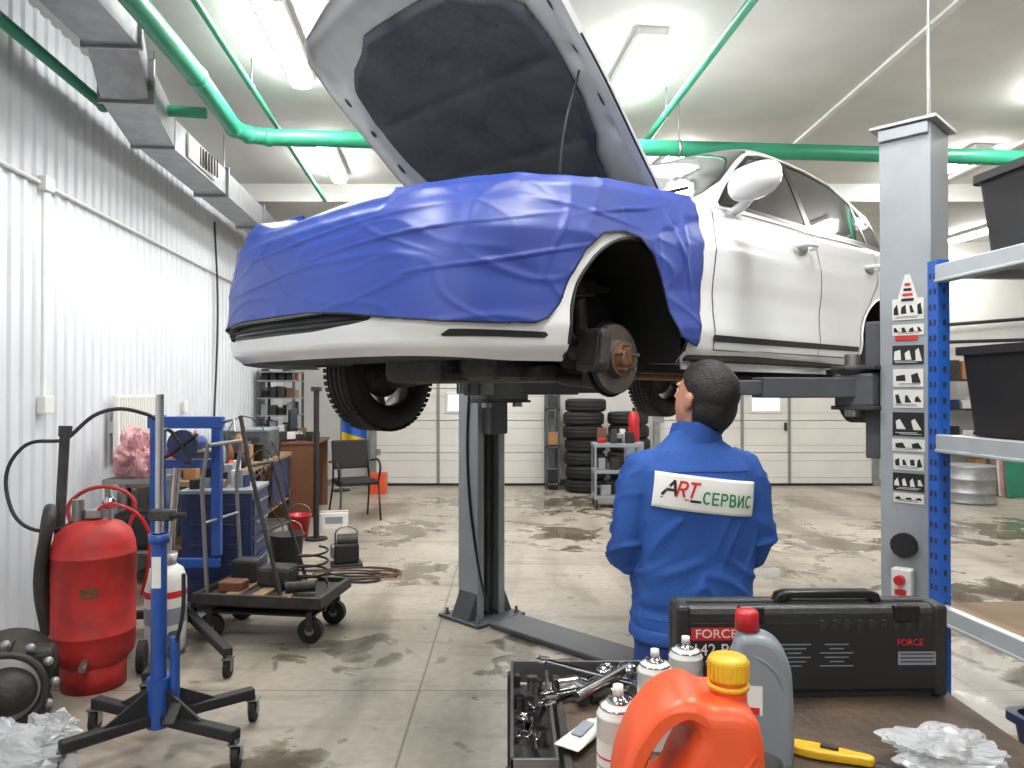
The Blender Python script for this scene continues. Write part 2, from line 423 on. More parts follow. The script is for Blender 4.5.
def cpos(s,t,off=0):
    x,y,nx,ny=out(s)
    zt=interp(ZT,x);zb=interp(ZB,x)
    f=max(0,min(1,(-.35-x)/.45)); f=max(f,max(0,min(1,(x-3.2)/.3)))
    tt=min(t,1); ins=interp(PS,tt)*(1-f)+interp(PF,tt)*f
    z=zb+(zt-zb)*tt
    e_=0
    if t>1: e_=(t-1); z+=.012*math.sin(min(1,e_/.12)*pi/2)+.10*e_; ins+=e_
    v=Vector((x-nx*ins,y-ny*ins,z))
    if off:
        v+=Vector((nx,ny,0))*off*(1 if t<1 else max(.2,1-e_/.05))
        if t>.9: v.z+=off*min(1,(t-.9)/.1)
    return v,(z if t<=1 else zt+e_)
us=lsp(-SM,SM,561); vs=lsp(0,1,45)+[1.015,1.03,1.05,1.075,1.1,1.13,1.16]
def lower(off=0,us=us,vs=vs,disp=None):
    V=[];P=[];F=[]
    for u in us:
        for t in vs:
            v,vz=cpos(u,t,off if disp is None else off+disp(u,t)); V.append(v);P.append((u,vz))
    n=len(vs)
    for i in range(len(us)-1):
        for j in range(n-1): F.append([i*n+j,(i+1)*n+j,(i+1)*n+j+1,i*n+j+1])
    return Surf(V,P,F)
WB=2.7; AZ=.31; AR=.372
def garch(p,v):
    g=min(math.hypot(v.x,v.z-AZ)-AR, math.hypot(v.x-WB,v.z-AZ)-AR)
    return g if abs(v.y)>.6 else 1
body=lower().clip(garch)
g1=lambda p,v: sdp([(-.78,.315),(-.66,.36),(-.4,.372),(.4,.372),(.5,.352),(.56,.338),(.42,.322),(.2,.308),(-.2,.305),(-.5,.305)],p[0],p[1])
low=body.clip(lambda p,v:-g1(p,v)); low.mk('body_shell',M['white'],car)
b2=lower(-.03).clip(g1); b2.mk('lower_grille',M['blackgl'],car)
for k in range(2):
    lower(-.02,us=lsp(-.8,.6,120),vs=lsp(.05,.4,80)).clip(lambda p,v:min(.004-abs(p[1]-(.327+.02*k)),g1(p,v))).mk('grille_bar',M['dark'],car)
def strip(g,off,m,nm,surf=None):
    (surf or lower(off)).clip(g).mk(nm,m,car)
L6=lower(.004)
for sg in (1,-1):
    strip(lambda p,v:sdp([(S(-.86),.272),(S(-.86)+.03,.296),(S(-.47),.299),(S(-.49),.278)],sg*p[0],p[1]),0,M['dark'],'bumper_vent',L6)
    strip(lambda p,v:sdp([(S(.58),.315),(S(.58),.345),(S(2.28),.36),(S(2.28),.33)],sg*p[0],p[1]),0,M['dark'],'side_molding',L6)
seams=[[(.60,.28),(.58,.6),(.64,.96)],[(1.72,.28),(1.74,.6),(1.72,1.0)],[(2.28,.30),(2.34,.5),(2.62,.8),(2.66,1.02)],[(.60,.28),(2.28,.29)],]
def segd(pl,x,y):
    d=9
    for a,b in zip(pl[:-1],pl[1:]):
        ex,ey=b[0]-a[0],b[1]-a[1]; t=max(0,min(1,((x-a[0])*ex+(y-a[1])*ey)/(ex*ex+ey*ey)))
        d=min(d,math.hypot(x-a[0]-ex*t,y-a[1]-ey*t))
    return d
fine_us=[S(.5)+(S(2.8)-S(.5))*i/380 for i in range(381)]
for sg in (1,-1):
    Lf=lower(.0015,us=[sg*u for u in fine_us],vs=lsp(0,1,90))
    for k,pl in enumerate(seams):
        Lf.clip(lambda p,v:.004-segd(pl,v.x,v.z)).mk('panel_gap',M['blackgl'],car)
for sg in (-1,1):
    for cx in (0,WB):
        pts=[]
        for i in range(25):
            a=-.28+ (pi+.56)*i/24
            x=cx+AR*math.cos(a); z=AZ+AR*math.sin(a)
            if z<.23: continue
            w,_=cpos(S(x)*1.0,(z-interp(ZB,x))/(interp(ZT,x)-interp(ZB,x)))
            pts.append((x,w.y*(1 if sg<0 else -1),z))
        tube('arch_lip',car,pts,.007,M['dark' if sg<0 and cx==0 else 'white'])
# blue cover
CP=[(-S(.3),1.3),(S(.44),1.3),(S(.47),.75),(S(.445),.31),(S(.43),.285),(S(.30),.32),(S(.215),.42),(S(.16),.53),(S(.09),.63),(S(.0),.688),(S(-.1),.70),(S(-.22),.675),(S(-.32),.60),(S(-.39),.50),(S(-.44),.40),(S(-.50),.345),(S(-.56),.325),(S(-.7),.318),(.8,.318),(.6,.335),(.42,.358),(.2,.375),(-.4,.378),(-.75,.36),(-S(-.5),.35),(-S(-.4),.34),(-S(-.3),.7),(-S(.3),.74)]
FOL=[((.05,.60),(1.25,.80),.008,.006),((.6,.45),(1.55,.66),.007,.005),((-.6,.70),(.7,.84),.010,.008),((-.6,.48),(.3,.60),.007,.004),((1.3,.78),(1.9,.93),.008,.007),((1.0,.92),(2.0,.66),.009,.004),((1.15,.35),(1.3,.95),.008,.005),((S(.3),.5),(S(.36),.95),.010,.007),((S(.38),.4),(S(.2),.98),.009,.005),((.3,.90),(.75,.55),.007,.004)]
def wr(u,t):
    a=noise.noise(Vector((u*1.2+t*1.0,t*3.0-u*.4,3)))*.009
    b=(1-min(1,abs(noise.noise(Vector((u*1.7-t*1.8,t*2.6+u*.8,9))))*6))**2*.0045*min(1,.5+t)
    b+=(1-min(1,abs(noise.noise(Vector((u*2.6+t*2.2,t*2.0-u*1.2,19))))*8))**2*.003
    f=0
    for (p,q,w,am) in FOL:
        ex,ey=(q[0]-p[0]),(q[1]-p[1])*2.0; X=u-p[0];Y=(t-p[1])*2.0
        k=(X*ex+Y*ey)/(ex*ex+ey*ey); 
        if -.1<k<1.1:
            d=(X*ey-Y*ex)/math.hypot(ex,ey)+.015*math.sin(k*6+p[0]*5)
            en=max(0,1-abs(k-.5)*1.7)
            f+=am*math.exp(-(d/(w*1.8))**2)*en*1.5
    bump=0
    if u<-.35: bump=.055*math.exp(-((u+.85)/.28)**2)*max(0,min(1,(t-.72)/.25))+.012*math.exp(-((u+.6)/.1)**2)*max(0,min(1,(t-.8)/.2))
    hl=.012*math.exp(-((abs(u)-.95)/.22)**2-((t-.68)/.14)**2)
    return a+b+f+bump+hl
cu=lsp(-S(.35),S(.5),560)
cvs=lsp(.02,1,90)+[1.012,1.025,1.04,1.06,1.08,1.1,1.13,1.16]
cov=lower(.014,us=cu,vs=cvs,disp=wr).clip(lambda p,v:sdp(CP,p[0],p[1]))
co=cov.mk('fender_cover',M['cover'],car)
s_=co.modifiers.new('s','SOLIDIFY'); s_.thickness=.004; s_.offset=0
Lh=lower(.018,us=cu,vs=lsp(.02,1,90),disp=wr).clip(lambda p,v:min(sdp(CP,p[0],p[1])+.003,.004-sdp(CP,p[0],p[1])))
Lh.mk('cover_hem',M['pblack'],car)
# greenhouse
RH=[(.45,.93),(.62,1.0),(.8,1.12),(1.0,1.26),(1.2,1.38),(1.36,1.45),(1.6,1.49),(2.0,1.505),(2.4,1.48),(2.8,1.41),(3.1,1.31),(3.35,1.17),(3.52,1.04)]
RHs=crom(RH,8)
def rh(x):
    for a,b in zip(RHs[:-1],RHs[1:]):
        if x<=b[0]: return a[1]+(b[1]-a[1])*(x-a[0])/(b[0]-a[0])
    return RHs[-1][1]
WBl=[(.45,.72),(.7,.81),(1.0,.84),(2.4,.85),(3.0,.81),(3.3,.74),(3.52,.62)]
def gh(x,q,off=0):
    h=rh(x); zb=interp(ZT,x)-.005; wb=interp(WBl,x)
    sg=-1 if q<0 else 1; a=abs(q)
    edge=max(.012,min(.07,(h-zb)*.3))
    zs=h-edge; 
    if a>.5:
        t=(1-a)/.5
        z=zb+(zs-zb)*t; hh=max(0,z-zb); y=wb-.38*hh-.12*hh*hh
    else:
        t=a/.5
        hh=max(0,zs-zb); ye=wb-.38*hh-.12*hh*hh
        y=ye*math.sin(t*pi/2)**.9 if t<1 else ye
        z=zs+edge*math.cos(t*pi/2)**.8 if t<1 else zs
    return Vector((x,sg*y*(1+off*1.2),z+off*(1-a)*1.2))
gx=lsp(.45,3.52,240); gq=lsp(-1,1,121)
G=grid(gx,gq,gh)
DLO=[(.80,.985),(.92,1.09),(1.10,1.22),(1.32,1.345),(1.48,1.385),(1.75,1.415),(2.05,1.42),(2.4,1.40),(2.75,1.325),(3.02,1.215),(3.16,1.10),(3.08,1.055),(2.0,1.01)]
gd=lambda p,v: sdp(DLO,v.x,v.z) if abs(p[1])>.46 else -1
def gws(p,v):
    if v.x>1.4: return -1
    return min(.485-abs(p[1]),(1.33-v.x),(v.x-.5))
def grw(p,v):
    return min(.42-abs(p[1]),v.x-2.95,3.45-v.x)
paint=G.clip(lambda p,v:-gd(p,v)).clip(lambda p,v:-gws(p,v)).clip(lambda p,v:-grw(p,v)); paint.mk('roof_and_pillars',M['white'],car)
G.clip(gd).mk('side_windows',M['glass'],car)
G.clip(gws).mk('windshield',M['glass'],car)
G.clip(grw).mk('rear_window',M['glass'],car)
Gf=grid(gx,gq,lambda x,q:gh(x,q,.003))
Gf.clip(lambda p,v:(.011-abs(sdp(DLO,v.x,v.z))) if abs(p[1])>.46 else -1).mk('window_trim',M['blackgl'],car)
for xx,w in ((1.74,.035),(2.66,.02),(1.02,.010)):
    Gf.clip(lambda p,v:min(w-abs(v.x-xx-(v.z-1.05)*.12),sdp(DLO,v.x,v.z)) if abs(p[1])>.46 else -1).mk('window_pillar',M['blackgl'],car)
for sg in (-1,1):
    for hx in (1.52,2.50):
        y=.902*sg
        tube('door_handle',car,[(hx-.1,y,.855),(hx-.085,y+.035*sg,.86),(hx+.06,y+.038*sg,.863),(hx+.085,y,.863)],.014,M['white'])
        ell('handle_cup',car,(hx-.01,y,.855),(.06,.006,.028),M['galv'])
for sg in (-1,1):
    e_=empty('mirror',(.78,sg*1.0,1.045)); e_.parent=car; e_.rotation_euler=(0,0,sg*.15)
    V=[];F=[];n=28;R=14
    for i in range(R+1):
        t=pi*i/R
        for j in range(n):
            a=2*pi*j/n
            x=math.cos(t); yy=math.sin(t)*math.cos(a); zz=math.sin(t)*math.sin(a)
            def sq(v,p_): return math.copysign(abs(v)**p_,v)
            px=-.09*x if x>0 else -.035*x
            V.append((px,.135*sq(yy,.8)*(1),.082*sq(zz,.8)+.012*yy*sg))
    for i in range(R):
        for j in range(n):
            k=(j+1)%n; F.append((i*n+j,(i+1)*n+j,(i+1)*n+k,i*n+k))
    mk('mirror_shell',V,F,M['white'],e_)
    ell('mirror_glass',e_,(.034,0,0),(.006,.115,.064),M['chrome'])
    tube('mirror_foot',e_,[(.0,-.02*sg,-.05),(.03,-.09*sg,-.085),(.06,-.16*sg,-.095)],.024,M['white'])
# hood (open)
PH=math.radians(40); LH=1.48; HX=.52; HZ=.945
hood=empty('hood',(HX,0,HZ)); hood.parent=car
def hw(a): return interp([(0,.68),(.08,.735),(.5,.77),(.75,.775),(.88,.74),(.96,.64),(1,.46)],a)
def hpos(a,b,off=0):
    w=hw(a)*b
    l=LH*a*(1-.05*b*b*a*a)
    n=.05*(1-b*b)*math.sin(pi*min(1,a*.7+.3)) -.10*max(0,a-.78)**1.5*4 - .02*abs(b)**6 +off
    return Vector((-l*math.cos(PH)+n*math.sin(PH), w, l*math.sin(PH)+n*math.cos(PH)))
ha=lsp(0,1,70); hb=lsp(-1,1,70)
grid(ha,hb,lambda a,b:hpos(a,b)).mk('hood_skin',M['white'],hood)
INS=[(.06,-.34),(.08,-.56),(.13,-.66),(.24,-.68),(.30,-.75),(.42,-.79),(.60,-.80),(.72,-.76),(.78,-.65),(.81,-.5),(.85,-.38),(.85,.38),(.81,.5),(.78,.65),(.72,.76),(.60,.80),(.42,.79),(.30,.75),(.24,.68),(.13,.66),(.08,.56),(.06,.34),(.11,.2),(.11,-.2)]
def fr(a,b):
    r=-.018
    r-=.010*math.exp(-((abs(b)-.94)/.03)**2)
    r-=.010*math.exp(-((a-.94)/.022)**2)
    r-=.010*math.exp(-((a-.05)/.02)**2)
    r+=.010*max(0,math.sin(a*26))**2*math.exp(-((abs(b)-.87)/.03)**2)
    return r
inner=grid(lsp(0.003,.992,160),lsp(-.985,.985,160),lambda a,b:hpos(a,b,fr(a,b)))
inner.mk('hood_inner_frame',M['inner'],hood)
for s in (-1,1):
    for a,L_ in ((.40,.03),(.56,.02),(.70,.026)):
        g_=grid(lsp(a-.07,a+.07,24),lsp(s*.89-.06,s*.89+.06,24),lambda x,y:hpos(x,y,fr(x,y)-.003)).clip(lambda p,v:1-math.hypot((p[0]-a)/L_*1.3,(p[1]-s*.90)/.011))
        g_.mk('frame_slot',M['postdk'],hood)
def insd(a,b):
    d=sdp(INS,a,b); rim_=max(0,min(1,d/.03)); rim_=rim_*rim_*(3-2*rim_)
    q=0
    for aa in (.30,.56): q+=.6*math.exp(-((a-aa)/.02)**2)
    for bb in (-.28,.28): q+=.6*math.exp(-((b-bb)/.03)**2)
    return hpos(a,b,-.028-.022*rim_+.005*rim_*min(1,q)-.006*noise.noise(Vector((a*7,b*5,0))))
ins=grid(lsp(.04,.92,170),lsp(-.85,.85,170),insd).clip(lambda p,v:sdp(INS,p[0],p[1]))
io=ins.mk('hood_insulation',M['insul'],hood)
so=io.modifiers.new('s','SOLIDIFY'); so.thickness=.01; so.offset=1
for a in (.2,.43,.7):
    for b in (-.55,0,.55):
        ell('clip',hood,insd(a,b),(.012,.012,.012),M['blackgl'],seg=12)
rim=[(0,b) for b in lsp(-1,1,20)]+[(a,1) for a in lsp(0,1,40)]+[(1,b) for b in lsp(1,-1,20)]+[(a,-1) for a in lsp(1,0,40)]
V=[];F=[]
for a,b in rim: V+=[hpos(a,b,0),hpos(a*.995,b*.985,-.024)]
for i in range(len(rim)-1): F.append((2*i,2*i+2,2*i+3,2*i+1))
mk('hood_edge',V,F,M['white'],hood)
HO=Vector((HX,0,HZ))
tube('hood_seal',hood,[hpos(a,-1.0,-.026) for a in lsp(.02,.6,14)],.005,M['dark'])
tube('prop_rod',car,[(-.16,-.64,.82),(-.155,-.66,1.1),hpos(.50,-.86,-.03)+HO],.005,M['dark'])
for s in (-1,1): tube('hood_hinge',car,[(.60,s*.70,.90),(.56,s*.71,.97),(.44,s*.71,.99)],.012,M['white'])
tube('washer_hose',car,[hpos(.12,-.6,-.04)+HO,(.48,-.6,.95),(.53,-.6,.9)],.006,M['dark'])
box('latch',car,tuple(hpos(.93,0,-.05)+HO),(.05,.08,.03),M['inner'],.006)
box('bay_floor',car,(-.15,0,.55),(1.2,1.1,.02),M['under'])
box('engine_cover',car,(-.15,0,.74),(.55,.75,.18),M['dark'],.04)
box('battery',car,(.2,.42,.74),(.2,.28,.18),M['blackgl'],.01)
box('radiator_support',car,(-.70,0,.75),(.06,1.2,.09),M['blackgl'],.01)
box('cowl',car,(.56,0,.90),(.26,1.44,.05),M['dark'],.015)
for y in (-.25,.3): tube('wiper',car,[(.56,y,.96),(.64,y-.15,1.03),(.70,y-.45,1.06)],.009,M['dark'])
# underbody
def tray(nm,x0,x1,w,z,m,t=.04):
    box(nm,car,((x0+x1)/2,0,z),(x1-x0,2*w,t),m,.015)
up=[(x,w) for x,w in hp if x<-.40]
V=[(x+.05,w-.05 if w>.05 else 0,.225) for x,w in up]+[(x+.05,-(w-.05 if w>.05 else 0),.225) for x,w in up[::-1]]
mk('front_undertray',V,[tuple(range(len(V)))],M['under'],car,False)
tray('floor_pan',.4,3.45,.54,.26,M['under'])
for s in (-1,1): box('floor_side',car,(1.33,s*.70,.25),(1.86,.34,.05),M['under'],.01); box('sill_flange',car,(1.33,s*.83,.215),(1.8,.012,.05),M['white'])
box('rear_floor',car,(3.3,0,.34),(.5,1.5,.05),M['under'],.02)
box('subframe',car,(.05,0,.17),(.36,1.0,.07),M['iron'],.02)
box('engine_sump',car,(-.2,.05,.2),(.34,.42,.14),M['iron'],.04)
box('gearbox_housing',car,(-.15,-.3,.24),(.3,.26,.2),M['iron'],.05)
tube('exhaust',car,[(-.05,.1,.16),(.5,.06,.17),(1.2,.06,.19),(2.0,.1,.19),(2.9,.3,.22)],.03,M['rust'])
box('muffler',car,(3.1,.35,.24),(.42,.3,.16),M['rust'],.06)
box('rear_beam',car,(2.65,0,.19),(.12,1.3,.08),M['iron'],.03)
for y in (-.35,.35): box('frame_rail',car,(.7,y,.22),(1.4,.08,.07),M['under'],.01)
for cx in (0,WB):
    for sg in (-1,1):
        V=[];F=[];n=25
        for i in range(n):
            a=-.25+(pi+.5)*i/(n-1)
            for y in (.5,.86): V.append((cx+(AR+.008)*math.cos(a),sg*y,AZ+(AR+.008)*math.sin(a)))
        for i in range(n-1): F.append((2*i,2*i+2,2*i+3,2*i+1))
        F.append(tuple(2*i for i in range(n)))
        mk('wheel_well_liner',V,F,M['black'],car)
def hubset(x,sg,z,steer=0):
    e_=empty('hub',(x,sg*.76,z)); e_.parent=car; e_.rotation_euler=(0,0,steer)
    rx=(pi/2,0,0) if sg<0 else (-pi/2,0,0)
    lathe('brake_disc',e_,[(.07,-.03),(.08,-.012),(.142,-.012),(.142,-.003),(.132,-.003),(.132,.003),(.142,.003),(.142,.012),(.078,.012),(.075,.045),(.03,.045),(.03,.06),(.0,.06)],M['iron'],(0,0,0),rx,48)
    lathe('disc_face',e_,[(.082,.0125),(.138,.0125)],M['disc'],(0,0,0),rx,48)
    lathe('hub_face',e_,[(.072,.046),(.034,.046),(.034,.062),(.026,.066),(.0,.062)],M['rust'],(0,0,0),rx,40)
    for i in range(5):
        a=2*pi*i/5+.3
        cyl('stud',e_,(.052*math.cos(a),sg*.04,.052*math.sin(a)),(.052*math.cos(a),sg*.085,.052*math.sin(a)),.007,M['steel'],10)
    cx_,cz_=-.125,.03
    box('caliper_body',e_,(cx_,sg*-.005,cz_),(.075,.13,.17),M['iron'],.02,(0,.15,0))
    box('caliper_bridge',e_,(cx_-.01,sg*.05,cz_),(.05,.03,.13),M['iron'],.01,(0,.15,0))
    cyl('caliper_piston',e_,(cx_,sg*-.03,cz_),(cx_,sg*-.11,cz_),.035,M['iron'])
    lathe('dust_shield',e_,[(.06,-.03),(.15,-.03),(.155,-.02)],M['under'],(0,0,0),rx,36)
    return e_
h_=hubset(.045,-1,.225,-.02)
for sg in (-1,1):
    cyl('strut_body',car,(.02,sg*.62,.24),(.05,sg*.56,.62),.032,M['iron'])
    cyl('strut_rod',car,(.05,sg*.56,.6),(.06,sg*.54,.8),.012,M['chrome'])
    pts=[]
    for i in range(60):
        a=i*.62; pts.append((.045+.065*math.cos(a),sg*.57+.065*math.sin(a),.46+.3*i/60))
    tube('coil_spring',car,pts,.009,M['dark'],res=2)
    box('knuckle',car,(.02,sg*.68,.22),(.09,.09,.2),M['iron'],.02)
    tube('lower_arm',car,[(.0,sg*.70,.13),(.02,sg*.5,.15),(.12,sg*.36,.18)],.026,M['iron'])
    tube('tie_rod',car,[(.1,sg*.68,.2),(.16,sg*.4,.24)],.011,M['iron'])
    cyl('driveshaft',car,(0,sg*.66,.225),(-.05,sg*.25,.25),.016,M['iron'])
    lathe('cv_boot',car,[(.02,0),(.045,.02),(.035,.035),(.042,.05),(.03,.065),(.036,.08),(.02,.1)],M['black'],(-.005,sg*.62,.227),(pi/2*sg,0,0))
    tube('brake_hose',car,[(-.1,sg*.68,.3),(-.12,sg*.6,.42),(-.02,sg*.54,.5)],.007,M['dark'])
def wheel(nm,p,loc,rz=0,rx=pi/2,rim=True,R=.325,W=.205,rm='iron'):
    e_=empty(nm,loc); 
    if p: e_.parent=p
    e_.rotation_euler=(rx,0,rz)
    k=R/.325; h=W/2
    prof=[(.205*k,-h+.01),(.22*k,-h-.002),(.26*k,-h-.006),(.295*k,-h+.008),(.318*k,-h+.03)]
    for zz in (-.055,-.018,.018,.055):
        zz*=W/.205
        prof+=[(.325*k,zz-.006),(.314*k,zz-.004),(.314*k,zz+.004),(.325*k,zz+.006)]
    prof+=[(.318*k,h-.03),(.295*k,h-.008),(.26*k,h+.006),(.22*k,h+.002),(.205*k,h-.01),(.2*k,0),(.205*k,-h+.01)]
    lathe('tyre',e_,prof,M['black'],seg=56)
    for i in range(60):
        a=2*pi*i/60
        for q in (-.7,.7): box('tread_lug',e_,(.3215*k*math.cos(a),.3215*k*math.sin(a),q*h),(.008,.022*k,W*.16),M['black'],0,(0,0,a))
    if rim:
        lathe('rim_barrel',e_,[(.212*k,h-.012),(.2*k,h-.02),(.19*k,.03),(.185*k,-h+.03),(.21*k,-h+.012)],M[rm],seg=48)
        for i in range(5):
            a=2*pi*i/5
            box('spoke',e_,(.11*k*math.cos(a),.11*k*math.sin(a),h-.045),(.17*k,.05,.025),M['galv'],.008,(0,0,a))
        cyl('rim_centre',e_,(0,0,h-.07),(0,0,h-.02),.062,M['galv'])
        lathe('rear_disc',e_,[(0,-.02),(.14,-.02),(.14,-.0),(0,0)],M['iron'])
    return e_
wheel('front_wheel',car,(0,.80,.20),.14,-pi/2)
wheel('rear_wheel',car,(WB,-.80,.21),0,pi/2)
wheel('rear_wheel',car,(WB,.80,.21),0,-pi/2)
Lr=lower(.004)
for sg in (-1,1):
    Lr.clip(lambda p,v:sdp([(3.3,.78),(3.3,.98),(3.62,.98),(3.62,.8)],v.x,v.z) if v.y*sg>0.3 else -1).mk('tail_lamp',M['redp'],car)
# ============================================================ LIFT
lift=empty('two_post_lift',(.7665,4.33,0),pi/4)
def post(sg):
    PY=1.39 if sg>0 else 1.455
    y=sg*PY; H=2.77
    e_=empty('post',(0,y,0)); e_.parent=lift
    inn=-sg
    box('back_plate',e_,(0,sg*.10,H/2),(.26,.012,H),M['post'],.003)
    for s in (-1,1):
        box('side_plate',e_,(s*.125,0,H/2),(.012,.20,H),M['post'],.003)
        box('front_flange',e_,(s*.10,inn*.095,H/2),(.055,.012,H),M['post'],.003)
    box('inner_dark',e_,(0,-inn*.07,H/2),(.22,.01,H-.02),M['slot'])
    tube('chain',e_,[(0,inn*.02,.05),(0,inn*.02,H-.06)],.012,M['iron'],False)
    cyl('hydraulic_cylinder',e_,(.06,0,.06),(.06,0,1.9),.03,M['postdk'])
    box('top_plate',e_,(0,0,H+.008),(.31,.27,.016),M['galv'],.003)
    for s in (-1,1): box('gusset_top',e_,(s*.138,0,H-.03),(.02,.2,.05),M['post'],.004)
    box('base_plate',e_,(0,0,.012),(.46,.42,.024),M['postdk'],.004)
    for sx in (-1,1):
        for sy in (-1,1):
            cyl('anchor_bolt',e_,(sx*.19,sy*.16,.024),(sx*.19,sy*.16,.07),.012,M['steel'],10)
            cyl('anchor_nut',e_,(sx*.19,sy*.16,.024),(sx*.19,sy*.16,.04),.02,M['steel'],6)
        V=[(sx*.13,-.09,.024),(sx*.13,.09,.024),(sx*.21,.09,.024),(sx*.21,-.09,.024),(sx*.13,-.09,.2),(sx*.13,.09,.2)]
        mk('base_gusset',V,[(0,1,5,4),(3,2,5,4),(0,3,4),(1,2,5),(0,1,2,3)],M['postdk'],e_,False)
    box('carriage',e_,(0,inn*.11,1.62),(.17,.14,.62),M['postdk'],.008)
    box('carriage_head',e_,(0,inn*.19,1.62),(.40,.17,.15),M['postdk'],.012)
    box('carriage_plate_upper',e_,(0,inn*.19,1.72),(.42,.19,.018),M['iron'],.003)
    box('carriage_plate_lower',e_,(0,inn*.19,1.54),(.42,.19,.018),M['iron'],.003)
    for s,tx,ty in ((-1,-.72,.62),(1,.68,.60)):
        a=Vector((s*.15,inn*.21,1.63)); b=Vector((tx,inn*ty,1.63)); dd=b-a; an=math.atan2(dd.y,dd.x)
        cyl('arm_pin',e_,(a.x,a.y,1.5),(a.x,a.y,1.78),.035,M['steel'])
        m1=a.lerp(b,.33); box('arm_outer',e_,m1,(dd.length*.66,.11,.09),M['postdk'],.006,(0,0,an))
        m2=a.lerp(b,.75); box('arm_inner',e_,m2,(dd.length*.5,.085,.065),M['postdk'],.006,(0,0,an))
        cyl('pad_screw',e_,b+Vector((0,0,-.03)),b+Vector((0,0,.09)),.028,M['steel'])
        cyl('pad',e_,b+Vector((0,0,.078)),b+Vector((0,0,.105)),.062,M['black'])
        lathe('arm_lock_gear',e_,[(.04,0),(.075,0),(.075,.03),(.04,.03)],M['iron'],(a.x,a.y,1.70),None,20)
    return e_
pl=post(1); pr=post(-1)
box('floor_cover_plate',lift,(0,0,.02),(.30,2.3,.035),M['postdk'],.01)
tube('hydraulic_hose',lift,[(-.12,1.2,.1),(-.14,1.3,.5),(-.138,1.39,1.1),(-.138,1.35,1.9)],.009,M['dark'])
tube('power_cable',pr,[(.05,-.05,2.77),(.05,-.05,4.14)],.007,M['steel'],False)
xs=-.132
z=2.02
rnd=random.Random(3)
for i,h in enumerate((.10,.055,.09,.085,.085,.11,.06,.075,.085,.05)):
    w_=rnd.choice((.125,.13,.12))
    box('sticker_%d'%i,pr,(xs-.001,-.015,z-h/2),(.002,w_,h-.008),M['headl' if i not in (2,5,8) else 'pblack'])
    nn=rnd.choice((2,3,4)); fg_=M['pblack' if i not in (2,5,8) else 'headl']
    for k in range(nn):
        yy=-.015-w_/2+w_*(k+.5)/nn
        hh=(h-.03)*rnd.uniform(.45,.95)
        mk('pictogram',[(xs-.0025,yy-w_/nn*.35,z-h/2-hh/2),(xs-.0025,yy+w_/nn*rnd.uniform(.15,.38),z-h/2-hh/2),(xs-.0025,yy+w_/nn*.3,z-h/2+hh*rnd.uniform(0,.5)),(xs-.0025,yy-w_/nn*rnd.uniform(-.1,.3),z-h/2+hh/2)],[(0,1,2,3)],fg_,pr,False)
    for k in range(2): box('caption_line',pr,(xs-.0022,-.015+rnd.uniform(-.01,.01),z-h+.012+.006*k),(.001,w_*.7,.002),fg_)
    z-=h+rnd.choice((.002,.006,.012))
    if i==1: z-=.03
box('sticker_red',pr,(xs-.003,-.01,1.845),(.002,.09,.018),M['pred'])
mk('warning_tower',[(xs-.003,.03,2.0),(xs-.003,-.06,2.0),(xs-.003,-.025,2.12),(xs-.003,-.005,2.12)],[(0,1,2,3)],M['headl'],pr,False)
for k in range(4): box('tower_text',pr,(xs-.004,-.015,2.01+.022*k),(.001,.05-.009*k,.012),M['pred' if k%2 else 'pblack'])
cyl('rubber_button',pr,(xs,-.0,.95),(xs-.03,-.0,.95),.052,M['black'])
box('switch_box',pr,(xs-.03,0.0,.79),(.06,.08,.13),M['whitep'],.008)
cyl('switch_knob',pr,(xs-.06,.0,.81),(xs-.09,.0,.81),.02,M['redp'])
box('switch_label',pr,(xs-.062,.0,.755),(.002,.045,.025),M['pred'])
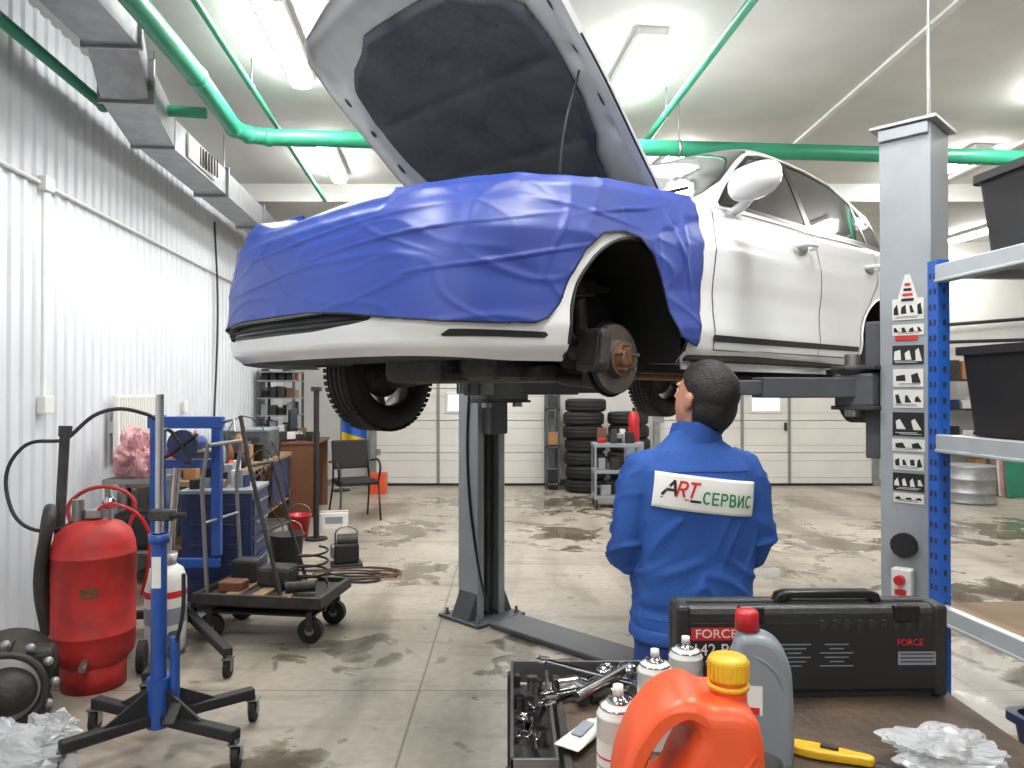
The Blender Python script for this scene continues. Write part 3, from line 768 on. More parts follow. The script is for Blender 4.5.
# ============================================================ MECHANIC
man=empty('mechanic',(.622,2.56,0),math.radians(6))
class Bld:
    def __init__(s): s.V=[];s.F=[]
    def loft(s,rings,n=28,e=2.0):
        b=len(s.V); m=len(rings)
        for i,(c,rx,ry) in enumerate(rings):
            c=Vector(c)
            t=(Vector(rings[min(m-1,i+1)][0])-Vector(rings[max(0,i-1)][0])).normalized()
            up=Vector((0,1,0)) if abs(t.y)<.85 else Vector((0,0,1))
            X=up.cross(t).normalized() ; Y=t.cross(X).normalized()
            for k in range(n):
                a=2*pi*k/n; ca,sa=math.cos(a),math.sin(a)
                ca=math.copysign(abs(ca)**(2/e),ca); sa=math.copysign(abs(sa)**(2/e),sa)
                s.V.append(c+X*rx*ca+Y*ry*sa)
        for i in range(m-1):
            for k in range(n):
                j=(k+1)%n; s.F.append((b+i*n+k,b+i*n+j,b+(i+1)*n+j,b+(i+1)*n+k))
        s.F.append(tuple(b+k for k in range(n))[::-1]); s.F.append(tuple(b+(m-1)*n+k for k in range(n)))
    def ball(s,c,r,n=20):
        c=Vector(c); r=(r,r,r) if not hasattr(r,'__len__') else r
        R=n//2
        b=len(s.V)
        for i in range(R+1):
            t=max(.02,min(pi-.02,pi*i/R))
            for j in range(n):
                a=2*pi*j/n; s.V.append(c+Vector((r[0]*math.sin(t)*math.cos(a),r[1]*math.sin(t)*math.sin(a),r[2]*math.cos(t))))
        for i in range(R):
            for j in range(n):
                k=(j+1)%n; s.F.append((b+i*n+j,b+(i+1)*n+j,b+(i+1)*n+k,b+i*n+k))
        s.F.append(tuple(b+k for k in range(n))); s.F.append(tuple(b+R*n+k for k in range(n))[::-1])
    def build(s,name,m,p,vox,smooth=6,disp=None):
        o=mk(name,s.V,s.F,m,None)
        r=o.modifiers.new('r','REMESH'); r.mode='VOXEL'; r.voxel_size=vox; r.use_smooth_shade=True
        sm=o.modifiers.new('s','SMOOTH'); sm.iterations=smooth; sm.factor=.5
        dg=bpy.context.evaluated_depsgraph_get(); dg.update()
        me=bpy.data.meshes.new_from_object(o.evaluated_get(dg)); 
        bpy.data.objects.remove(o)
        if disp:
            me.update()
            nr=[v.normal.copy() for v in me.vertices]
            for v,nn in zip(me.vertices,nr): v.co+=nn*disp(v.co)
        me.polygons.foreach_set('use_smooth',[True]*len(me.polygons))
        me.name=name; me.materials.clear(); me.materials.append(m)
        o=bpy.data.objects.new(name,me); sc.collection.objects.link(o); o.parent=p
        return o
B=Bld()
B.loft([((0,0,.79),.205,.135),((0,0,.83),.211,.14),((0,0,.95),.204,.135),((0,.0,1.05),.20,.13),((0,-.005,1.17),.205,.135),((0,-.01,1.28),.21,.135),((0,-.01,1.345),.202,.125),((0,-.005,1.40),.162,.10),((0,.0,1.44),.105,.08),((0,.01,1.47),.075,.075)],36,2.4)
for s in (-1,1):
    B.ball((s*.166,-.005,1.352),(.07,.074,.064))
    B.loft([((s*.13,-.005,1.362),.066,.07),((s*.176,-.005,1.345),.070,.075),((s*.205,-.01,1.285),.065,.074),((s*.22,-.012,1.19),.059,.068),((s*.23,-.005,1.10),.056,.064),((s*.228,.03,1.05),.057,.062),((s*.21,.10,1.04),.055,.056),((s*.185,.18,1.055),.05,.05),((s*.168,.245,1.07),.045,.045)],24)
for s in (-1,1):
    B.loft([((s*.09,0,.92),.105,.12),((s*.1,.0,.8),.108,.12),((s*.105,.0,.7),.095,.105),((s*.11,.0,.52),.08,.085),((s*.115,-.01,.35),.078,.08),((s*.12,-.015,.18),.074,.08),((s*.122,-.01,.07),.078,.088)],24)
def rid(x,w=4): return max(0,1-abs(noise.noise(x))*w)**2
def wrin(c):
    f=0
    if c.z>.8 and abs(c.x)<.2:
        f+=.008*noise.noise(Vector((c.x*11,c.y*3,c.z*2.5)))
        f+=.009*rid(Vector((c.x*5+c.z*4*(1 if c.x>0 else -1),c.y*2,c.z*3)))*(1 if c.z<1.2 else .15)
        f+=.012*rid(Vector((c.x*3,c.y*2,c.z*9+abs(c.x)*8)),5)*max(0,1-abs(c.z-.95)/.16)
        f+=.009*rid(Vector((c.x*4,c.y*2,c.z*6-abs(c.x)*12+4)),5)*max(0,1-abs(c.z-1.12)/.2)*min(1,abs(c.x)/.1)
        f-=.010*math.exp(-((c.z-.885)/.018)**2)
        return f
    if abs(c.x)>=.2 and c.z>.9:
        e_=max(0,1-abs(c.z-1.08)/.14)
        return .014*rid(Vector((c.x*5,c.y*4,c.z*13+c.y*8)),4)*(.4+e_)+.004*noise.noise(c*7)
    return noise.noise(Vector((c.x*5,c.y*5,c.z*9)))*.010+.008*rid(Vector((c.x*4,c.y*4,c.z*7+c.x*6)))
jk=B.build('body_and_overalls',M['jack'],man,.009,6,wrin)
me=jk.data; me.materials.append(M['trous'])
for f in me.polygons:
    if f.center.z<.80: f.material_index=1
Bh=Bld(); Bh.loft([((0,0,.775),.218,.147),((0,0,.80),.219,.148),((0,0,.825),.218,.147)],36,2.4)
Bh.build('jacket_hem',M['jack'],man,.010,3,lambda c:noise.noise(c*14)*.004)
Bc=Bld(); Bc.loft([((.01,.0,1.42),.098,.088),((.012,.0,1.45),.092,.087),((.016,.004,1.485),.084,.084),((.018,.006,1.498),.082,.083)],30)
Bc.build('jacket_collar',M['jack'],man,.008,3,lambda c:noise.noise(c*20)*.003)
for s in (-1,1):
    lathe('cuff',man,[(.05,-.03),(.052,-.01),(.051,.02),(.045,.025)],M['jack'],(s*.170,.235,1.07),(-pi/2,0,s*.35))
bv=BVHTree.FromPolygons([v.co.copy() for v in me.vertices],[tuple(p.vertices) for p in me.polygons])
def back(x,z,off):
    h=bv.ray_cast(Vector((x,-1,z)),Vector((0,1,0)))
    return Vector((x,(h[0].y if h[0] else 0)-off,z))
tilt=math.radians(-7)
def lab(u,v): return (.004+u*math.cos(tilt)-v*math.sin(tilt), 1.275+u*math.sin(tilt)+v*math.cos(tilt))
rows=[];rhs=[]
for u in lsp(-.17,.17,18):
    for v in lsp(-.06,.06,7):
        x,z_=lab(u,v); rows.append([1,u,u*u,u**3,u**4,v,v*v,u*v]); rhs.append(back(x,z_,0).y)
rows=np.array(rows);rhs=np.array(rhs)
cf,_,_,_=np.linalg.lstsq(rows,rhs,rcond=None)
worst=float(max(0,(rows@cf-rhs).max()))
def lp(u,v,off):
    x,z_=lab(u,v); y=float(np.dot(cf,[1,u,u*u,u**3,u**4,v,v*v,u*v]))-worst
    return Vector((x,y-off,z_))
pg=grid(lsp(-.172,.172,40),lsp(-.058,.058,12),lambda u,v:lp(u,v,.002)).mk('back_patch',M['patch'],man)
ps=pg.modifiers.new('s','SOLIDIFY'); ps.thickness=.006; ps.offset=0
# glyph strokes built as thick projected poly-lines so every letter keeps its exact shape
def stroke(pts,w,m,off=.0075):
    for (a,b) in zip(pts[:-1],pts[1:]):
        dx,dy=b[0]-a[0],b[1]-a[1]; L_=math.hypot(dx,dy)+1e-9; nx,ny=-dy/L_*w/2,dx/L_*w/2; ex,ey=dx/L_*w*.35,dy/L_*w*.35
        Surf([lp(a[0]-ex+nx,a[1]-ey+ny,off),lp(b[0]+ex+nx,b[1]+ey+ny,off),lp(b[0]+ex-nx,b[1]+ey-ny,off),lp(a[0]-ex-nx,a[1]-ey-ny,off)],[(0,0)]*4,[[0,1,2,3]]).mk('patch_letter_stroke',m,man)
def arc(cx,cy,rx,ry,a0,a1,n=8): return [(cx+rx*math.cos(math.radians(a0+(a1-a0)*i/n)),cy+ry*math.sin(math.radians(a0+(a1-a0)*i/n))) for i in range(n+1)]
def glyph(ch,x,y,w,h,sw,m,sl=0):
    P={'C':[arc(.55,.5,.5,.5,50,310,12)],
       'E':[[(.95,1),(.08,1),(.08,0),(.95,0)],[(.08,.5),(.85,.5)]],
       'P':[[(.08,0),(.08,1),(.55,1)]+arc(.55,.74,.38,.26,90,-90,8)+[(.08,.48)]],
       'B':[[(.08,0),(.08,1),(.5,1)]+arc(.5,.77,.33,.23,90,-90,8)+[(.08,.54)],[(.5,.54)]+arc(.52,.27,.42,.27,90,-90,8)+[(.08,0)]],
       'I':[[(.08,1),(.08,0),(.92,1),(.92,0)]],
       'A':[[(0,0),(.5,1),(1,0)],[(.2,.36),(.8,.36)]],
       'T':[[(0,1),(1,1)],[(.5,1),(.5,0)]],
       'R':[[(.08,0),(.08,1),(.55,1)]+arc(.55,.74,.38,.26,90,-90,8)+[(.08,.48)],[(.5,.48),(.95,0)]]}[ch]
    for s in P: stroke([(x+px*w+sl*py*h,y+py*h) for px,py in s],sw,m)
x_=-.018
for ch in 'CEPBIC': glyph(ch,x_,-.027,.022,.036,.0062,M['pgreen']); x_+=.0305
glyph('A',-.148,-.012,.040,.046,.009,M['pblack'],.3); glyph('R',-.108,-.012,.028,.046,.008,M['pred'],.25); glyph('T',-.072,-.012,.028,.046,.008,M['pred'],.25)
stroke([(-.152,-.022),(-.066,-.022)],.004,M['pred'])
for k in range(3): stroke([(-.058+.012*k,-.024),(-.051+.012*k,-.024)],.008,M['pblack'])
tube('yoke_seam',man,[back(x,1.352-.02*abs(x),.001) for x in lsp(-.17,.17,16)],.0015,M['trous'])
tube('waist_seam',man,[back(x,.86,.001) for x in lsp(-.19,.19,16)],.0018,M['trous'])
head=empty('head',(.042,.0,1.585)); head.parent=man; head.rotation_euler=(math.radians(16),0,math.radians(30)); head.scale=(1.07,1.07,1.07)
H=Bld()
H.ball((0,-.008,.03),(.077,.096,.092),28)
H.ball((0,.028,-.02),(.062,.068,.085),24)
H.ball((0,.052,-.075),(.038,.036,.032),18)
H.loft([((0,-.02,-.16),.054,.056),((0,-.012,-.1),.052,.055),((0,-.005,-.02),.054,.06)],20)
H.loft([((0,.088,.018),.009,.008),((0,.104,-.006),.012,.012),((0,.108,-.022),.016,.014),((0,.092,-.03),.014,.012)],12)
H.ball((0,.087,-.05),(.024,.01,.006),14); H.ball((0,.085,-.06),(.02,.01,.007),14)
for s in (-1,1):
    H.loft([((s*.074,-.0,-.035),.009,.01),((s*.083,-.006,-.01),.008,.017),((s*.087,-.010,.012),.007,.019),((s*.084,-.010,.028),.005,.012)],12)
    H.ball((s*.03,.078,.03),(.024,.014,.007),14)
H.build('face_and_neck',M['skin'],head,.0055,3)
for s in (-1,1):
    ell('eye',head,(s*.030,.079,.012),(.013,.009,.009),M['headl']); ell('iris',head,(s*.030,.087,.012),(.005,.002,.005),M['pblack'])
    tube('eyebrow',head,[(s*.014,.094,.03),(s*.03,.094,.037),(s*.048,.082,.032)],.003,M['hair'])
tube('mouth',head,[(-.02,.093,-.056),(0,.098,-.055),(.02,.093,-.056)],.0022,M['redp'])
Hr=Bld()
Hr.ball((0,-.012,.036),(.086,.106,.100),30)
Hr.ball((0,-.040,-.015),(.079,.076,.085),28)
Hr.ball((0,-.045,-.065),(.062,.045,.055),24)
hr=Hr.build('hair_tmp',M['hair'],head,.0055,5,lambda c:noise.noise(c*18)*.004+noise.noise(Vector((c.x*120,c.y*120,c.z*25)))*.0022)
hm=hr.data
Sf=Surf([v.co.copy() for v in hm.vertices],[(0,0)]*len(hm.vertices),[list(p.vertices) for p in hm.polygons])
bpy.data.objects.remove(hr)
def hg(p,v):
    zz=v.z
    if zz>.07: fl_=.06
    elif zz>.03: fl_=.0+.06*(zz-.03)/.04
    else: fl_=-.005-.02*min(1,(.03-zz)/.03)
    fl_+=.004*noise.noise(Vector((v.x*60,0,v.z*60)))
    return min(fl_+.0-v.y if zz<.09 else max(fl_-v.y,.0+zz-.09),zz+.118)
Sf=Sf.clip(hg); Sf.mk('hair',M['hair'],head)
for s in (-1,1):
    e_=empty('hand',(s*.158,.262,1.075)); e_.parent=man; e_.rotation_euler=(math.radians(12),0,s*.45)
    K=Bld()
    K.loft([((0,-.02,0),.024,.02),((0,.01,0),.03,.018),((0,.05,.002),.042,.016),((0,.085,.002),.041,.014)],18)
    for i,(x,l) in enumerate(((-.031,.068),(-.0105,.078),(.0105,.073),(.031,.056))):
        K.loft([((x*.9,.07,0),.0095,.0095),((x,.09,.0),.0092,.009),((x,.09+l*.4,-.008),.0086,.0085),((x*.96,.09+l*.68,-.028),.008,.008),((x*.92,.09+l*.74,-.05),.0068,.0065)],10)
    K.loft([((-s*.02,.01,-.004),.012,.012),((-s*.046,.035,-.012),.011,.011),((-s*.056,.06,-.024),.010,.010),((-s*.05,.085,-.034),.0075,.0075)],10)
    K.build('palm_and_fingers',M['skin'],e_,.0042,2)
for s in (-1,1):
    K=Bld(); K.loft([((s*.122,-.09,.045),.036,.035),((s*.122,-.05,.055),.046,.05),((s*.124,.03,.052),.046,.048),((s*.128,.11,.04),.05,.036),((s*.128,.17,.03),.04,.024)],18)
    K.loft([((s*.122,-.01,.04),.05,.06),((s*.122,-.012,.13),.05,.055)],18)
    K.build('shoe',M['dark'],man,.008,3)
    box('shoe_sole',man,(s*.125,.035,.012),(.1,.27,.024),M['black'],.011)
# ============================================================ FOREGROUND WORKBENCH
T=.97
wb=empty('workbench',(0,0,0))
box('top_board',wb,(.52,1.19,T-.02),(.84,.98,.04),M['wood'],.004)
box('edge_rail',wb,(.098,1.19,T-.03),(.015,.99,.07),M['iron'],.002)
for x in (.13,.9):
    for y in (.75,1.63): box('leg',wb,(x,y,(T-.04)/2),(.05,.05,T-.04),M['iron'],.004)
box('lower_shelf',wb,(.52,1.19,.3),(.76,.9,.025),M['iron'])
for y in (.75,1.63): box('cross_rail',wb,(.52,y,T-.08),(.72,.03,.07),M['iron'],.003)
tt=empty('tool_tray_stand',(0,0,0))
for (x0,y0,x1,y1) in ((-.0,1.28,-.0,1.74),(.0,1.74,.42,1.74),(.078,1.28,.078,1.68),(.0,1.28,.078,1.28)):
    dx,dy=x1-x0,y1-y0; L_=math.hypot(dx,dy)
    box('rim',tt,((x0+x1)/2,(y0+y1)/2,.96),(L_+.006,.006,.05),M['steel'],.001,(0,0,math.atan2(dy,dx)))
box('tray_bottom',tt,(.04,1.5,.93),(.08,.46,.006),M['iron'])
box('tray_bottom_lower',tt,(.04,1.5,.72),(.08,.46,.006),M['iron'])
box('rim_lower',tt,(.0,1.5,.75),(.006,.46,.05),M['iron'])
for y in (1.29,1.73): box('leg',tt,(.004,y,.48),(.03,.03,.96),M['iron'],.002)
for y in (1.29,1.67): box('leg_inner',tt,(.074,y,.44),(.015,.02,.88),M['iron'],.002)
th=empty('wrench_set',(0,0,0))
def wrench(x,y,z,a,L_=.2,ti=0):
    e_=empty('wrench',(x,y,z)); e_.parent=th; e_.rotation_euler=(0,ti,a)
    box('shank',e_,(0,0,0),(L_,.014,.006),M['chrome'],.002)
    lathe('ring',e_,[(.008,-.005),(.016,-.005),(.016,.005),(.008,.005),(.008,-.005)],M['chrome'],(L_/2+.01,0,0),None,20)
    for s in (-1,1): box('jaw',e_,(-L_/2-.012,s*.01,0),(.026,.009,.008),M['chrome'],.002,(0,0,s*.2))
wrench(.14,1.6,T+.012,.9); wrench(.19,1.58,T+.02,.4,.22); wrench(.05,1.55,.945,1.3,.18); wrench(.24,1.62,T+.012,1.8,.16); wrench(.04,1.42,.945,1.7,.2); wrench(.17,1.62,T+.034,-.4,.2,.1)
sk=empty('socket_pile',(0,0,0))
for i in range(16):
    x=random.uniform(.11,.33); y=random.uniform(1.53,1.64); r=random.uniform(.009,.017)
    a=random.random()*6
    dx,dy=.022*math.cos(a),.022*math.sin(a)
    cyl('socket',sk,(x-dx,y-dy,T+r),(x+dx,y+dy,T+r),r,M['chrome' if i%3 else 'iron'],16)
for i in range(6):
    x=random.uniform(.012,.065); y=random.uniform(1.33,1.7); cyl('socket',sk,(x,y,.934),(x,y,.965),.012,M['chrome'],16)
cyl('ratchet_handle',sk,(.13,1.50,T+.03),(.24,1.60,T+.045),.011,M['chrome']); ell('ratchet_head',sk,(.25,1.61,T+.045),(.022,.022,.014),M['chrome'])
tube('pliers_handle',sk,[(.2,1.52,T+.012),(.25,1.5,T+.018),(.3,1.53,T+.014)],.008,M['redp'])
tc_=empty('tool_case',(.632,1.61,T),math.radians(1))
box('shell_front',tc_,(0,-.025,.1),(.570,.045,.185),M['case'],.014)
box('shell_rear',tc_,(0,.025,.1),(.570,.045,.185),M['case'],.014)
box('seam_rib',tc_,(0,0,.1),(.577,.012,.19),M['dark'],.004)
box('base',tc_,(0,0,.006),(.555,.08,.012),M['case'],.003)
extr('handle',tc_,[[(-.12,0),(-.11,.028),(-.09,.034),(.09,.034),(.11,.028),(.12,0),(.10,0),(.092,.014),(.08,.018),(-.08,.018),(-.092,.014),(-.10,0)]],.03,.004,M['blackgl'],(.05,0,.182),(pi/2,0,0),False)
for x in (-.13,.2):
    box('latch',tc_,(x,-.045,.178),(.055,.018,.035),M['blackgl'],.004)
box('panel_recess',tc_,(0,-.0485,.09),(.53,.003,.14),M['dark'],.001)
for x in (-.272,.272): box('corner_guard',tc_,(x,-.025,.1),(.03,.056,.192),M['case'],.008)
for k in range(9): box('shell_rib',tc_,(.02+.026*k,-.0495,.155),(.012,.004,.02),M['case'],.001)
text('brand_text',tc_,'FORCE',.025,M['headl'],(-.205,-.0525,.138),(pi/2,0,0),sx=1.15)
box('brand_bar',tc_,(-.205,-.0510,.138),(.104,.001,.026),M['pred'])
text('count_text',tc_,'142 PC',.034,M['headl'],(-.205,-.0515,.104),(pi/2,0,0))
text('desc_text',tc_,'DR. SOCKET SET',.012,M['headl'],(-.205,-.0515,.078),(pi/2,0,0))
for k in range(6):
    for j in range(2): box('fine_print',tc_,(-.04+.09*j,-.0515,.115-.009*k),(.07-.02*((k+j)%3),.001,.002),M['greyp'])
text('brand_text_small',tc_,'FORCE',.018,M['pred'],(.205,-.0525,.118),(pi/2,0,0))
box('label_right',tc_,(.22,-.0515,.085),(.08,.001,.028),M['greyp'])
for k in range(3): box('label_line',tc_,(.22,-.0525,.078+.008*k),(.07,.001,.002),M['pblack'])
oc=empty('plastic_canister',(.226,.985,T),math.radians(-4))
o_=[(-.088,.004),(.088,.004),(.095,.02),(.095,.18),(.092,.215),(.082,.24),(.055,.252),(.03,.252),(.005,.262),(-.022,.256),(-.058,.222),(-.080,.18),(-.092,.13),(-.094,.02)]
h_=[(-.052,.135),(-.052,.17),(-.036,.205),(-.012,.228),(.008,.222),(.0,.196),(-.014,.165),(-.032,.135)]
extr('body',oc,[o_,h_],.130,.021,M['orange'],(0,0,0))
cyl('neck',oc,(.06,0,.235),(.06,0,.275),.024,M['orange'])
lathe('cap',oc,[(0,0),(.025,0),(.0255,.005),(.0255,.026),(.023,.03),(0,.03)],M['yellow'],(.06,0,.268),None,40)
for i in range(24):
    a=2*pi*i/24; box('cap_rib',oc,(.06+.0255*math.cos(a),.0255*math.sin(a),.282),(.003,.003,.022),M['yellow'],0,(0,0,a))
lathe('cap_ring',oc,[(.022,0),(.027,0),(.027,.006),(.022,.006)],M['yellow'],(.06,0,.258),None,32)
tube('rib',oc,[(-.08,-.064,.05),(.08,-.064,.05)],.004,M['orange'])
tube('rib',oc,[(-.05,-.064,.11),(.02,-.064,.12),(.08,-.064,.20)],.004,M['orange'])
ob=empty('motor_oil_bottle',(.435,1.30,T),math.radians(-12))
extr('body',ob,[[(-.047,.003),(.047,.003),(.051,.015),(.051,.14),(.047,.175),(.034,.205),(.014,.222),(-.02,.226),(-.034,.222),(-.045,.2),(-.050,.16),(-.051,.015)]],.062,.014,M['greyp'])
lathe('neck',ob,[(.02,0),(.018,.012),(.018,.02)],M['greyp'],(-.022,0,.216))
lathe('cap',ob,[(0,.034),(.017,.034),(.02,.03),(.021,0),(.0,0)],M['redp'],(-.022,0,.229),None,32)
box('label',ob,(-.01,-.0315,.09),(.07,.001,.1),M['greyp']); box('label_stripe',ob,(-.015,-.0325,.118),(.03,.001,.05),M['patch']); box('label_red',ob,(-.015,-.0335,.10),(.02,.001,.012),M['pred'])
tube('grip_ridge',ob,[(-.03,-.026,.2),(.02,-.03,.17),(.04,-.026,.12)],.004,M['greyp'])
def can(x,y,h,r,m,m2,capm):
    e_=empty('aerosol_can',(x,y,T),random.random()*3)
    lathe('body',e_,[(0,.0),(r*.96,0),(r,.004),(r,h*.78),(r*1.02,h*.785),(r*.98,h*.795),(r*.85,h*.84),(r*.5,h*.88),(0,h*.88)],m,seg=40)
    lathe('label_band',e_,[(r*1.005,h*.18),(r*1.005,h*.62)],m2,seg=40)
    for i in range(5): lathe('print_line',e_,[(r*1.01,h*(.22+.07*i)),(r*1.01,h*(.235+.07*i))],M['pred' if i==4 else 'greyp'],seg=40)
    lathe('rim',e_,[(r*.86,h*.835),(r*.9,h*.85),(r*.84,h*.855)],M['chrome'],seg=40)
    lathe('valve_cup',e_,[(r*.52,h*.87),(r*.55,h*.9),(r*.3,h*.9),(r*.2,h*.94),(0,h*.94)],M['chrome'])
    lathe('nozzle',e_,[(0,h),(r*.24,h),(r*.26,h*.93),(0,h*.93)],capm)
can(.160,1.12,.205,.032,M['whitep'],M['headl'],M['whitep'])
can(.262,1.36,.175,.032,M['whitep'],M['headl'],M['whitep'])
can(.335,1.43,.175,.032,M['whitep'],M['headl'],M['whitep'])
gt=empty('sealant_tube',(.135,1.37,T+.017),math.radians(55))
V=[];F=[]
for i,(x,w,h) in enumerate(((0,.026,.001),(.03,.025,.006),(.07,.022,.012),(.1,.018,.016),(.105,.008,.008),(.12,.007,.007),(.121,.011,.011),(.145,.009,.009))):
    for k in range(16):
        a=2*pi*k/16; V.append((x-.07,w*math.cos(a),h*math.sin(a)))
for i in range(7):
    for k in range(16): F.append((i*16+k,i*16+(k+1)%16,(i+1)*16+(k+1)%16,(i+1)*16+k))
F.append(tuple(range(7*16,8*16)))
mk('tube_body',V,F,M['whitep'],gt); box('tube_print',gt,(-.01,0,.0125),(.05,.022,.001),M['greyp'],0,(0,-.12,0))
sb=empty('plastic_cup',(.36,1.08,T)); lathe('body',sb,[(0,.002),(.028,.002),(.031,.09),(.033,.11),(.031,.11),(.028,.01),(0,.01)],M['dark'])
kn=empty('utility_knife',(.56,1.31,T+.01),math.radians(-28))
extr('handle',kn,[[(-.07,-.012),(.05,-.011),(.07,-.005),(.07,.006),(.04,.012),(-.06,.012),(-.075,.006)]],.016,.004,M['yellow'],(0,0,0),(0,0,0))
box('slider',kn,(0,0,.01),(.03,.012,.006),M['dark'],.002); box('blade',kn,(.085,0,0),(.03,.012,.001),M['chrome'])
def bag(nm,loc,s,m,seed=0,amp=.55,parent=None):
    e_=empty(nm,loc)
    V=[];F=[];n=64;R=32
    for i in range(R+1):
        t=pi*i/R
        for j in range(n):
            a=2*pi*j/n; v=Vector((math.sin(t)*math.cos(a),math.sin(t)*math.sin(a),math.cos(t)))
            k=1+amp*noise.noise(v*1.8+Vector((seed,0,0)))+amp*.5*abs(noise.noise(v*4+Vector((0,seed,0))))+amp*.18*noise.noise(v*10)
            V.append(Vector((v.x*s[0]*k,v.y*s[1]*k,max(-s[2]*.9,v.z*s[2]*k))))
    for i in range(R):
        for j in range(n):
            k=(j+1)%n; F.append((i*n+j,(i+1)*n+j,(i+1)*n+k,i*n+k))
    mk('crumpled_film',V,F,m,e_,False,(0,0,s[2]*.9)); return e_
bag('plastic_bag',(.74,1.27,T),(.09,.06,.03),M['film'],3)
bag('plastic_bag',(-2.07,3.04,0),(.20,.16,.11),M['film'],5)
bag('plastic_bag',(-2.08,3.34,0),(.12,.09,.08),M['film'],8)
# ============================================================ RACK (right)
rk=empty('storage_rack',(1.63,2.86,0),WA)
RL=1.9; RW=.6
for (x,y) in ((0,0),(RW,0),(0,-RL),(RW,-RL)):
    sx=1 if x==0 else -1
    box('upright_web',rk,(x,y,1.06),(.004,.06,2.12),M['rackblue'])
    box('upright_flange',rk,(x+sx*.022,y-.03,1.06),(.045,.004,2.12),M['rackblue'])
    if y==0:
        for i in range(34):
            for k in (-.013,.013): box('slot_hole',rk,(x-sx*.0025,y+k,.08+i*.06),(.002,.011,.022),M['slot'])
            box('slot_hole',rk,(x+sx*.022,y-.0325,.08+i*.06),(.012,.002,.022),M['slot'])
for z,m in ((2.10,'rackgrey'),(1.45,'ply'),(.80,'ply'),(.28,'ply')):
    box('shelf_board',rk,(RW/2,-RL/2,z-.012),(RW-.03,RL,.016),M[m])
    for x in (.01,RW-.01):
        box('beam',rk,(x,-RL/2,z-.035),(.035,RL-.04,.07),M['rackgrey'],.004)
        box('beam_lip',rk,(x+(-.012 if x<.1 else .012),-RL/2,z-.062),(.02,RL-.04,.012),M['rackgrey'],.003)
    for y in (-.04,-RL/2,-RL+.04): box('cross_tie',rk,(RW/2,y,z-.035),(RW-.04,.035,.035),M['rackgrey'],.003)
def crate(loc,w,l,h,m,rz=0):
    e_=empty('plastic_crate',loc,rz)
    V=[];F=[]
    def ring(a,b,z,n=8,r=.04):
        q=[]
        for cx,cy,a0 in ((a-r,b-r,0),(-a+r,b-r,pi/2),(-a+r,-b+r,pi),(a-r,-b+r,3*pi/2)):
            for k in range(n): 
                t=a0+pi/2*k/(n-1); q.append((cx+r*math.cos(t),cy+r*math.sin(t),z))
        return q
    R_=[ring(w/2*.86,l/2*.88,0),ring(w/2*.98,l/2*.98,h-.03),ring(w/2*1.06,l/2*1.05,h-.03),ring(w/2*1.06,l/2*1.05,h),ring(w/2*.95,l/2*.96,h),ring(w/2*.83,l/2*.86,.01)]
    n=len(R_[0])
    for r_ in R_: V+=r_
    for i in range(5):
        for k in range(n): F.append((i*n+k,i*n+(k+1)%n,(i+1)*n+(k+1)%n,(i+1)*n+k))
    F.append(tuple(range(n))[::-1]); F.append(tuple(range(5*n,6*n)))
    mk('tub',V,F,m,e_,False)
    return e_
def rkp(x,y,z): 
    c,s=math.cos(WA),math.sin(WA); return (1.63+x*c-y*s,2.86+x*s+y*c,z)
crate(rkp(.32,-.34,2.10),.44,.5,.32,M['dark'],WA)
crate(rkp(.32,-.92,2.10),.44,.5,.32,M['dark'],WA)
crate(rkp(.28,-.31,1.45),.46,.50,.33,M['dark'],WA)
crate(rkp(.28,-.90,1.45),.46,.54,.33,M['dark'],WA)
crate(rkp(.28,-.55,.28),.46,.5,.24,M['darkblue'],WA)
crate(rkp(.3,-1.3,.8),.4,.5,.25,M['dark'],WA)
# ============================================================ LEFT SIDE EQUIPMENT
def caster(p,x,y,r=.05):
    cyl('caster_wheel',p,(x-.014,y,r),(x+.014,y,r),r,M['black'],24)
    cyl('caster_hub',p,(x-.018,y,r),(x+.018,y,r),r*.35,M['steel'],12)
    for s in (-1,1): box('caster_fork',p,(x+s*.022,y,r*1.5),(.004,r*.9,r*1.3),M['steel'])
    box('caster_plate',p,(x,y,r*2.15),(.06,.06,.006),M['steel'])
    cyl('caster_stem',p,(x,y,r*2.1),(x,y,r*2.5),.012,M['steel'],10)
rt=empty('waste_oil_tank',(-2.30,4.08,0),.3)
prof=[(0,.10),(.1,.105),(.16,.13),(.2,.18),(.208,.23),(.208,.30),(.212,.305),(.208,.31),(.208,.72),(.212,.725),(.208,.73),(.204,.78),(.185,.84),(.14,.885),(.08,.905),(0,.91)]
lathe('vessel',rt,prof,M['red'],seg=48)
lathe('foot_ring',rt,[(.155,.0),(.16,.0),(.165,.17),(.16,.17)],M['red'])
for s in (-1,1): cyl('tank_wheel',rt,(s*.20,.12,.09),(s*.24,.12,.09),.09,M['black'])
cyl('drain_valve',rt,(0,-.18,.2),(0,-.26,.17),.018,M['steel'])
box('data_plate',rt,(.02,-.209,.55),(.08,.004,.05),M['rust']); 
cyl('filler_pipe',rt,(-.08,0,.88),(-.08,0,1.02),.03,M['steel']); lathe('pressure_gauge',rt,[(0,0),(.035,0),(.035,.02),(0,.02)],M['chrome'],(.08,-.02,1.0),(pi/2,0,0)); cyl('gauge_stem',rt,(.08,-.02,.88),(.08,-.02,.97),.008,M['steel'])
box('valve_block',rt,(.0,0,.94),(.09,.06,.06),M['steel'],.01)
cyl('lance',rt,(-.2,.05,.45),(-.17,.1,1.38),.026,M['iron']); cyl('lance_head',rt,(-.17,.1,1.36),(-.168,.103,1.42),.034,M['iron'])
tube('handle',rt,[(-.14,.15,.8),(-.15,.19,1.0),(.15,.19,1.0),(.14,.15,.8)],.011,M['red'])
